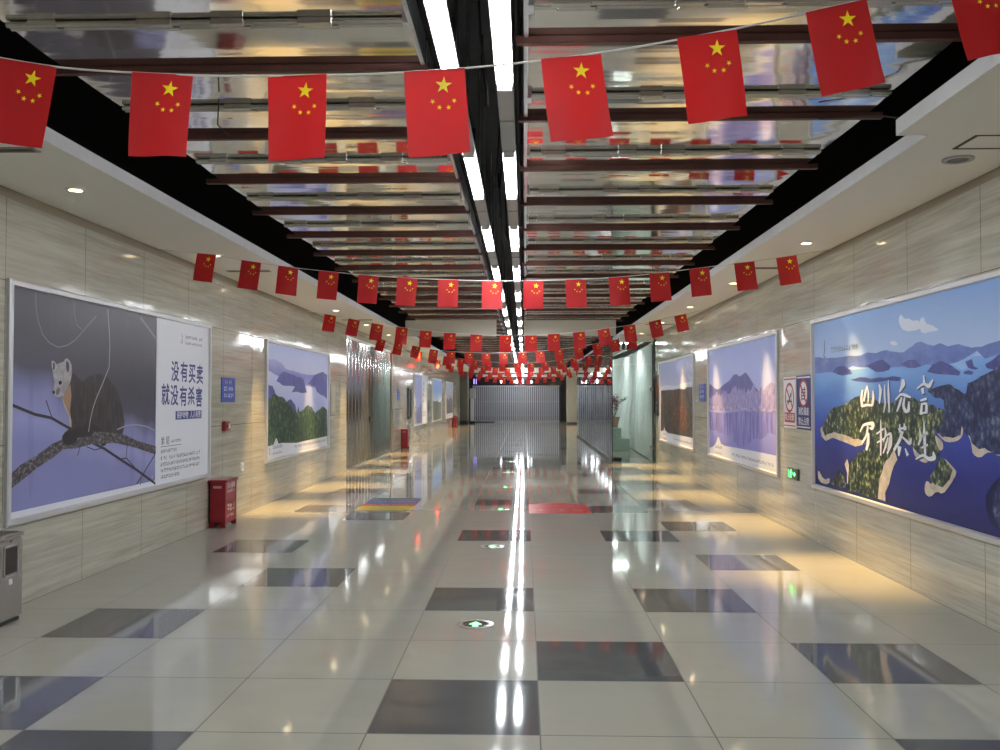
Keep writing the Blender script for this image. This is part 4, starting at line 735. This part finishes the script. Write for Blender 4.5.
floor_sign('floor_sign','red arrow-shaped sticker sign on the floor right of the centre lights',
  [([(.06,11.95),(.9,11.95),(.9,12.93),(.47,13.24),(.06,12.93)],0)],[FR,SPINK],[(.12,.33,12.2,.2,1,94),(.37,.62,12.15,.3,1,95),(.66,.87,12.2,.2,1,96),(.14,.84,12.72,.1,1,97)])
def floor_light(x,y,lab):
    t=empty('floor_light',(x,y,0))
    MB().ring(.088,.125,.0,.006,36).build('rim',M_STEEL,t); MB().disc(.089,.003,32).build('glass',mat('dark_glass',(.02,.006,.006),.12),t)
    m=MB(); m.poly([(-.045,-.005),(0,.065),(.045,-.005)],.0036); m.rect(-.018,.018,-.06,-.005,.0036); m.build('arrow',M_GREEN,t)
    return tag(t,lab,'floor light','floor lights along the centre')
for k,(y,l) in enumerate(((6.1,'nearest of the row'),(9.28,'second of the row'),(12.37,'third of the row'),(15.42,'fourth of the row'),(18.5,'fifth of the row'),(21.6,'sixth of the row'))):
    floor_light(-.335,y,'round floor light with green arrow in the central walkway, '+l)

# ------------------------------------------------------------------ flag strings
M_FLAG,nt,b=newmat('red_flag_cloth'); n_=noise(nt,mapping(nt,objc(nt),(1,1,1)),9,3)
L(nt,mixc(nt,n_,sr(184,48,52),sr(174,42,46)),b.inputs['Base Color']); b.inputs['Roughness'].default_value=.6
tr=node(nt,'ShaderNodeBsdfTranslucent'); tr.inputs[0].default_value=sr(230,50,46); mx=node(nt,'ShaderNodeMixShader'); mx.inputs[0].default_value=.45
out=nt.nodes['Material Output']; L(nt,b.outputs[0],mx.inputs[1]); L(nt,tr.outputs[0],mx.inputs[2]); L(nt,mx.outputs[0],out.inputs[0])
M_STAR=mat('yellow_star_print',sr(250,228,24),.5); M_STRING=mat('white_string',sr(206,204,200),.6)
FWD,FLN=.203,.285
def star(cx,cy,r,rot):
    return [(cx+(r if k%2==0 else r*.385)*sin(rot+pi*k/5),cy+(r if k%2==0 else r*.385)*cos(rot+pi*k/5)) for k in range(10)]
def flag_mesh(seed):
    rnd=random.Random(seed); p1,p2=rnd.uniform(0,6),rnd.uniform(0,6); A1=rnd.uniform(.004,.009); tw=rnd.uniform(-.12,.12); curl=rnd.uniform(-.02,.02); sk=rnd.uniform(-.006,.006)
    def disp(x,s):     # x in -.5..5, s 0 (string) .. 1 (hem)
        return A1*s**.6*sin(x*6+p1+s*1.5)+curl*s*s+tw*x*s*FWD+.004*sin(s*5+p2)*s
    def P(x,s,dz): return (x*FWD*(1-.03*s*sin(p2))+sk*s,disp(x,s)+dz,-s*FLN)
    m=MB(); nx,ny=8,10
    for dz,fl in ((-.0005,False),(.0005,True)):
        v=[P(-.5+i/nx,j/ny,dz) for j in range(ny+1) for i in range(nx+1)]; f=[]
        for j in range(ny):
            for i in range(nx):
                q=(j*(nx+1)+i,(j+1)*(nx+1)+i,(j+1)*(nx+1)+i+1,j*(nx+1)+i+1); f.append(q if not fl else q[::-1])
        m.add(v,f,0,True)
    sx=lambda u: u-.5
    big=[(.635,.185,.145,.12)]; small=[(.44,.365),(.545,.437),(.695,.447),(.795,.375)]
    for (u,s,r,ro) in [(.635,.185,.145,.15)]+[(u,s,.047,math.atan2(.635-u,s-.185)*.8) for u,s in small]:
        o=[(sx(u)+a,s-c*FWD/FLN) for a,c in star(0,0,r,ro)]
        for dz in (-.0013,.0013):
            v=[P(sx(u),s,dz)]+[P(a,c,dz) for a,c in o]; m.add(v,[(0,1+k,1+(k+1)%10) for k in range(10)],1)
    me=m.build('flag',[M_FLAG,M_STAR]); d=me.data; bpy.data.objects.remove(me); return d
FM=[flag_mesh(k) for k in range(8)]
def zcurve(pts):
    """smooth height curve through measured points"""
    def f(x):
        n=len(pts)
        if x<=pts[0][0]: i=0
        elif x>=pts[-1][0]: i=n-2
        else: i=max(k for k in range(n-1) if pts[k][0]<=x)
        p0=pts[max(i-1,0)];p1=pts[i];p2=pts[i+1];p3=pts[min(i+2,n-1)]; h=p2[0]-p1[0]; s=(x-p1[0])/h
        m1=(p2[1]-p0[1])/(p2[0]-p0[0])*h; m2=(p3[1]-p1[1])/(p3[0]-p1[0])*h
        return (2*s**3-3*s**2+1)*p1[1]+(s**3-2*s**2+s)*m1+(-2*s**3+3*s**2)*p2[1]+(s**3-s**2)*m2
    return f
STR=[ # y, height points, flag xs
 (2.95,[(-2.84,2.93),(-1.685,2.682),(-1.22,2.639),(-.763,2.628),(-.301,2.642),(.156,2.683),(.606,2.754),(1.032,2.843),(1.484,2.952),(2.12,3.12)],[-2.58,-2.13,-1.685,-1.22,-.763,-.301,.156,.606,1.032,1.484,1.9]),
 (9.0,[(-3.74,3.07),(-3.252,3.019),(-2.791,2.94),(-2.41,2.882),(-1.993,2.834),(-1.583,2.792),(-1.189,2.765),(-.771,2.746),(-.329,2.732),(.092,2.732),(.517,2.745),(.951,2.767),(1.359,2.806),(1.761,2.855),(2.212,2.909),(2.632,2.966),(3.1,3.04)],[-3.252,-2.791,-2.41,-1.993,-1.583,-1.189,-.771,-.329,.092,.517,.951,1.359,1.761,2.212,2.632]),
 (15.2,[(-3.74,3.04),(-3.338,2.972),(-2.923,2.893),(-2.524,2.815),(-2.101,2.755),(-1.688,2.696),(-1.276,2.658),(-.821,2.63),(-.321,2.613),(.107,2.614),(.499,2.637),(.926,2.67),(1.343,2.721),(1.782,2.785),(2.215,2.86),(2.647,2.957),(3.1,3.05)],[-3.338,-2.923,-2.524,-2.101,-1.688,-1.276,-.821,-.321,.107,.499,.926,1.343,1.782,2.215,2.647]),
 (21.2,[(-3.74,3.03),(-3.4,2.94),(-3.011,2.86),(-2.581,2.78),(-2.162,2.7),(-1.754,2.655),(-1.324,2.63),(-.918,2.617),(-.498,2.62),(-.059,2.63),(.37,2.663),(.81,2.705),(1.274,2.76),(1.701,2.84),(2.119,2.923),(3.1,3.05)],[-3.42,-3.011,-2.581,-2.162,-1.754,-1.324,-.918,-.498,-.059,.37,.81,1.274,1.701,2.119,2.55])]
def sag(y,lo,seed):
    rnd=random.Random(seed); e=2.98
    return (y,[(-3.74,e+.07),(-3.2,e-.02),(-2.3,lo+.19),(-1.3,lo+.06),(-.15,lo),(.9,lo+.065),(1.8,lo+.19),(2.6,e-.03),(3.1,e+.06)],[-3.25+.432*i+rnd.uniform(-.02,.02) for i in range(15)])
STR+= [sag(27.4,2.62,3),sag(33.5,2.64,4),sag(39.6,2.6,5),sag(47.0,2.55,6)]
SN=['nearest','second','third','fourth','fifth','sixth','seventh','farthest']
for si,(y,zp,fx_) in enumerate(STR):
    zf=zcurve(zp); x0,x1=zp[0][0],zp[-1][0]
    if 21.6<y<36: fx_=[x for x in fx_ if x<2.0]; x1=2.3
    pts=[(x0+(x1-x0)*k/60,y,zf(x0+(x1-x0)*k/60)) for k in range(61)]
    tag(MB().tube(pts,.0035 if si<2 else .005,6).build('bunting_string',M_STRING),'white string carrying red flags across the hall, %s string from the viewer'%SN[si],'string','bunting strings')
    rnd=random.Random(50+si)
    for k,x in enumerate(fx_):
        o=bpy.data.objects.new('red_flag',FM[(k*5+si*3)%8]); C.objects.link(o); z=zf(x); sl=(zf(x+.08)-zf(x-.08))/.16
        o.location=(x,y-.006,z); o.rotation_euler=(rnd.uniform(-.05,.05),-math.atan(sl)*.95+rnd.uniform(-.02,.02),rnd.uniform(-.12,.12))
        tag(o,'red flag with five yellow stars, %s from the left on the %s flag string'%(ORD[k],SN[si]),'flag','red flags on the %s string'%SN[si])

# ------------------------------------------------------------------ glass shop front on the right
def glass_mat():
    m,nt,b=newmat('clear_glass'); nt.nodes.remove(b); out=nt.nodes['Material Output']
    g=node(nt,'ShaderNodeBsdfGlossy'); g.inputs['Color'].default_value=(.95,.97,.97,1); g.inputs['Roughness'].default_value=.015
    t=node(nt,'ShaderNodeBsdfTransparent'); t.inputs['Color'].default_value=(.90,.935,.92,1)
    f=node(nt,'ShaderNodeFresnel'); f.inputs['IOR'].default_value=1.5; mx=node(nt,'ShaderNodeMixShader')
    n=node(nt,'ShaderNodeBump'); n.inputs['Strength'].default_value=.04; n.inputs['Distance'].default_value=.01; L(nt,noise(nt,mapping(nt,pos(nt),(1,1,1)),1.2,1),n.inputs['Height']); L(nt,n.outputs[0],g.inputs['Normal'])
    L(nt,f.outputs[0],mx.inputs[0]); L(nt,t.outputs[0],mx.inputs[1]); L(nt,g.outputs[0],mx.inputs[2]); L(nt,mx.outputs[0],out.inputs[0]); return m
M_GLASS=glass_mat()
t=empty('glass_partition',(SHOP_X,0,0)); g=MB()
yy=[SHOP_Y0]+[SHOP_Y0+2.4*k for k in range(1,6)]+[SHOP_Y1]
for k in range(6): MB().box(-.006,.006,yy[k]+.006,yy[k+1]-.006,.06,2.98).build('glass_pane',M_GLASS,t)
MB().box(-.02,.02,SHOP_Y0,SHOP_Y1,0,.06).build('base_strip',M_BLK,t); MB().box(-.015,.015,SHOP_Y0,SHOP_Y1,2.98,3.02).build('top_rail',mat('rail_grey',sr(120,122,124),.4),t)  # black strip along the foot of the glass, grey rail on top
MB().box(-.012,.012,SHOP_Y0-.012,SHOP_Y0+.004,0,3.0).build('corner_bead',M_BLK,t)
tag(t,'long clear glass wall of the shop running away along the corridor','glass wall')
t=empty('glass_door',(0,SHOP_Y0,0))
MB().box(SHOP_X+.02,3.08,-.006,.006,.1,2.35).build('door_leaf',M_GLASS,t); MB().box(SHOP_X+.02,3.08,-.006,.006,2.36,2.9).build('transom_pane',M_GLASS,t)
MB().box(SHOP_X+.02,SHOP_X+.22,-.02,.02,.01,.11).build('patch_fitting',M_BLK,t)
for z in (.35,1.75): MB().box(3.02,3.1,-.02,.02,z-.05,z+.05).build('hinge',M_GALV,t)
MB().box(3.085,3.115,-.02,.02,0,2.9).build('jamb',mat('jamb_dark',sr(90,88,82),.4),t)
tag(t,'clear glass shop door with black corner fitting facing the viewer','glass door')
struct('trim_8',MB().box(2.3,XR,SHOP_Y0-.04,SHOP_Y0+.04,2.905,ZS),M_SOFF,'cream header above the glass shop door')
struct('wall_shop',MB().box(5.0,5.15,21.3,SHOP_Y1,0,4.15).box(XR,5.0,21.3,21.45,0,4.15).box(SHOP_X,5.0,SHOP_Y1,SHOP_Y1+.12,0,3.1),mat('shop_wall_white',sr(214,220,216),.6),'pale walls of the small shop behind the glass')
# pleated curtain
pth=[(3.1,21.75),(3.14,23),(3.2,25),(3.26,27),(3.25,29),(3.15,31),(2.9,32.8),(2.5,34),(2.2,34.6)]
def along(p,n):
    d=[0]
    for i in range(1,len(p)): d.append(d[-1]+math.hypot(p[i][0]-p[i-1][0],p[i][1]-p[i-1][1]))
    for k in range(n+1):
        s=d[-1]*k/n; i=max(j for j in range(len(p)-1) if d[j]<=s+1e-9); f=(s-d[i])/(d[i+1]-d[i])
        a,b=p[i],p[i+1]; h=math.hypot(b[0]-a[0],b[1]-a[1]); yield (a[0]+(b[0]-a[0])*f,a[1]+(b[1]-a[1])*f,-(b[1]-a[1])/h,(b[0]-a[0])/h,s)
v=[];n=420
for x,y,nx,ny,s in along(pth,n):
    w=.03*sin(s*2*pi/.28)+.012*sin(s*2*pi/.9)
    v+=[(x+nx*w,y+ny*w,.03),(x+nx*w*.8,y+ny*w*.8,2.84)]
m=MB().add(v,[(2*i,2*i+2,2*i+3,2*i+1) for i in range(n)],0,True)
t=empty('curtain'); m.build('cloth',mat('white_curtain_cloth',sr(226,232,230),.8),t); MB().tube([(x,y,2.86) for x,y,a,b,s in along(pth,40)],.02,8).build('rail',M_GALV,t)
tag(t,'long white pleated curtain behind the glass door','curtain')
TEAL=mat('teal_lacquer',sr(138,160,152),.4)
t=empty('stepped_plinth',(2.65,26.6,0)); m=MB(); m.rbox(-.42,.42,-.5,.5,0,.36,.012); m.build('lower_step',TEAL,t); MB().rbox(-.42,.2,-.3,.5,.36,.66,.012).build('upper_step',TEAL,t)
tag(t,'pale teal stepped display plinth behind the glass','display plinth')
t=empty('potted_blossom',(2.68,26.75,.661)); m=MB().cyl((0,0,0),(0,0,.3),.11,18,0,.16).ring(.13,.175,.28,.32,24); m.build('pot',mat('brown_pot',sr(146,112,84),.5),t)
MB().disc(.13,.29,20).build('soil',mat('soil',(.03,.02,.015),.9),t)
rnd=random.Random(9); br=MB(); bl=MB()
def grow(p,d,l,r,dep):
    q=p+d*l; br.tube([p,p+d*l*.5+Vector((rnd.uniform(-.02,.02),rnd.uniform(-.02,.02),0)),q],[r,r*.85,r*.7],5)
    if dep==0 or l<.08: return
    for k in range(3 if dep>2 else 2):
        nd=(d+Vector((rnd.uniform(-1.1,1.1),rnd.uniform(-.6,.6),rnd.uniform(-.15,.55)))).normalized(); grow(q,nd,l*rnd.uniform(.6,.85),r*.65,dep-1)
    if dep<=3:
        for k in range(4):
            c=p+d*l*rnd.random()+Vector((rnd.uniform(-.04,.04),rnd.uniform(-.04,.04),rnd.uniform(-.03,.04))); s=rnd.uniform(.014,.026)
            bl.add([c+Vector((s,0,0)),c+Vector((0,s,0)),c+Vector((-s,0,0)),c+Vector((0,-s,0)),c+Vector((0,0,s)),c+Vector((0,0,-s*.7))],[(0,1,4),(1,2,4),(2,3,4),(3,0,4),(1,0,5),(2,1,5),(3,2,5),(0,3,5)])
for dx in (-.22,.1,.3): grow(Vector((0,0,.28)),Vector((dx,.1*dx,1)).normalized(),.25,.014,4)
br.build('branches',mat('dark_twig',sr(70,46,44),.7),t); o=bl.build('blossom',mat('plum_blossom',sr(128,52,66),.6),t); o['kind']='stuff'
tag(t,'potted plum tree with dark red blossom on the teal plinth','potted plant')
M_FILL=mat('shop_fill_glow',(1,1,1),.4,0,.5,(.93,1,.97),10)  # unseen fill panels, added to brighten the curtain and shop
for k,y in enumerate((24.6,28.2,31.6)):
    t=empty('fill_panel',(2.62,y,3.064)); MB().box(-.3,.3,-.3,.3,-.012,-.001).build('frame',M_WHITE,t); MB().box(-.28,.28,-.28,.28,-.016,-.012).build('glow_plate',M_FILL,t)
    tag(t,'square glowing panel added to brighten the glass shop, %s from the viewer'%ORD[k],'ceiling light','added fill panels in the shop')
M_SL=mat('spot_lens',(1,1,1),.3,0,.5,(1,.97,.9),6)
for k,(x,y) in enumerate(((2.38,22.6),(2.55,22.95),(2.72,23.3))):
    t=empty('spotlight',(x,y,2.95)); MB().cyl((0,0,.11),(0,0,.0),.015,8).build('stem',M_BLK,t)
    MB().cyl((0,-.02,0),(0,.06,-.14),.045,16).build('head',M_BLK,t); MB().cyl((0,.0601,-.1401),(0,.063,-.146),.036,16).build('lens',M_SL,t)
    l=bpy.data.lights.new('spotlight_lamp','SPOT'); l.energy=4; l.color=(.94,1,.97); l.spot_size=R(140); l.spot_blend=.8; l.shadow_soft_size=.04
    lo=bpy.data.objects.new('spotlight_lamp',l); C.objects.link(lo); lo.parent=t; lo.location=(0,.07,-.17); lo.rotation_euler=(R(35),0,R(-8))
    tag(t,'black spotlight under the shop soffit above the glass door, %s of three from the viewer'%ORD[k],'spotlight','shop spotlights')

# ------------------------------------------------------------------ far end: gate, header, pillars
GX0,GX1,GY=-3.42,2.28,58.3
M_GATE=wavy('pale_gate_metal',sr(186,188,200),sr(200,202,210),.35,.2,(3,1,.3),0)
t=empty('folding_gate',(0,GY,0)); ns=42; sp=(GX1-GX0)/ns
for k in range(ns): 
    o=MB().rbox(-.046,.046,-.015,.03,.08,2.28,.008).build('slat',M_GATE,t,(GX0+sp*(k+.5),0,0))
m=MB(); m.box(GX0,GX1,.03,.05,.03,2.3); m.build('backing_sheet',mat('gate_backing',sr(92,94,104),.4),t)
m=MB(); [m.box(GX0,GX1,-.025,-.0155,z,z+.03) for z in (.42,1.3)]; m.build('tie_bar',M_GATE,t)
MB().box(GX0,GX1,-.03,.06,2.28,2.36).build('top_rail',M_GALV,t); MB().box(GX0,GX1,-.03,.06,0,.08).build('bottom_rail',M_GALV,t)
tag(t,'wide closed folding gate of pale vertical slats at the far end','gate')
t=empty('shop_header',(0,GY-.1,0)); MB().rbox(GX0,GX1+.3,-.05,.15,2.37,2.95,.01).build('fascia',mat('dark_header',(.03,.03,.04),.12),t)
MB().rbox(-1.75,.75,-.12,-.05,2.36,2.92,.01).build('sign_box',mat('sign_box_dark',(.015,.015,.02),.12),t)
for q in ((-.7,.1,0,.36,0,0,99),(.15,.7,.02,.22,0,0,100),(-1.6,-1.25,.04,.2,0,0,101)): MB().scrawl(*q).build('lettering',mat('glowing_patches',(1,1,1),.4,0,.5,(.9,.95,1),2.5),t,(0,-.1215,2.46),FRONT)  # bright white patches built as glowing stroke clusters
for q in (-3.3,-3.15): MB().cyl((q,-.07,2.45),(q,-.07,2.8),.02,8).build('neon_tube',mat('violet_neon',(.4,.3,1),.4,0,.5,(.35,.25,1),1.5),t)
tag(t,'dark glossy header with glowing white patches above the far gate','shop sign')
t=empty('stone_pillar',(0,0,0)); MB().rbox(-4.1,-3.35,52.4,53.6,.2,3.06,.02).build('shaft',mat('olive_stone',sr(104,104,92),.3),t); MB().box(-4.12,-3.33,52.36,53.64,0,.2).build('plinth',M_BLK,t)
tag(t,'grey-green stone pillar with black base at the far end of the left wall','pillar')
t=empty('stone_pillar'); MB().rbox(2.5,3.1,52.9,53.5,.1,3.06,.02).build('shaft',M_CREAM,t); MB().box(2.49,3.11,52.88,53.52,0,.1).build('plinth',mat('brown_plinth',sr(92,80,64),.4),t)
tag(t,'cream stone pillar at the far right beyond the glass shop','pillar')
t=empty('speaker_stand',(-3.15,54.5,0)); MB().rbox(-.16,.06,-.08,.08,.12,1.5,.01).build('post',M_WHITE,t); MB().rbox(-.2,.14,-.15,.15,1.5,2.12,.015).build('cabinet',mat('cabinet_white',sr(196,198,198),.4),t); MB().box(-.2,.12,-.14,.14,0,.12).build('base',M_BLK,t)
tag(t,'white box on a white post beside the far left pillar','post box')
t=empty('dark_mat',(-2.9,56.6,0)); MB().rbox(-.6,1.0,-1.6,1.5,.001,.012,.003).build('pile',mat('mat_dark',(.03,.03,.032),.9),t); tag(t,'dark floor mat at the foot of the far left pillar','floor mat')
struct('door_1',MB().rbox(2.36,2.72,GY-.06,GY+.02,0,2.3,.01),M_BLK,'dark narrow door right of the far gate')
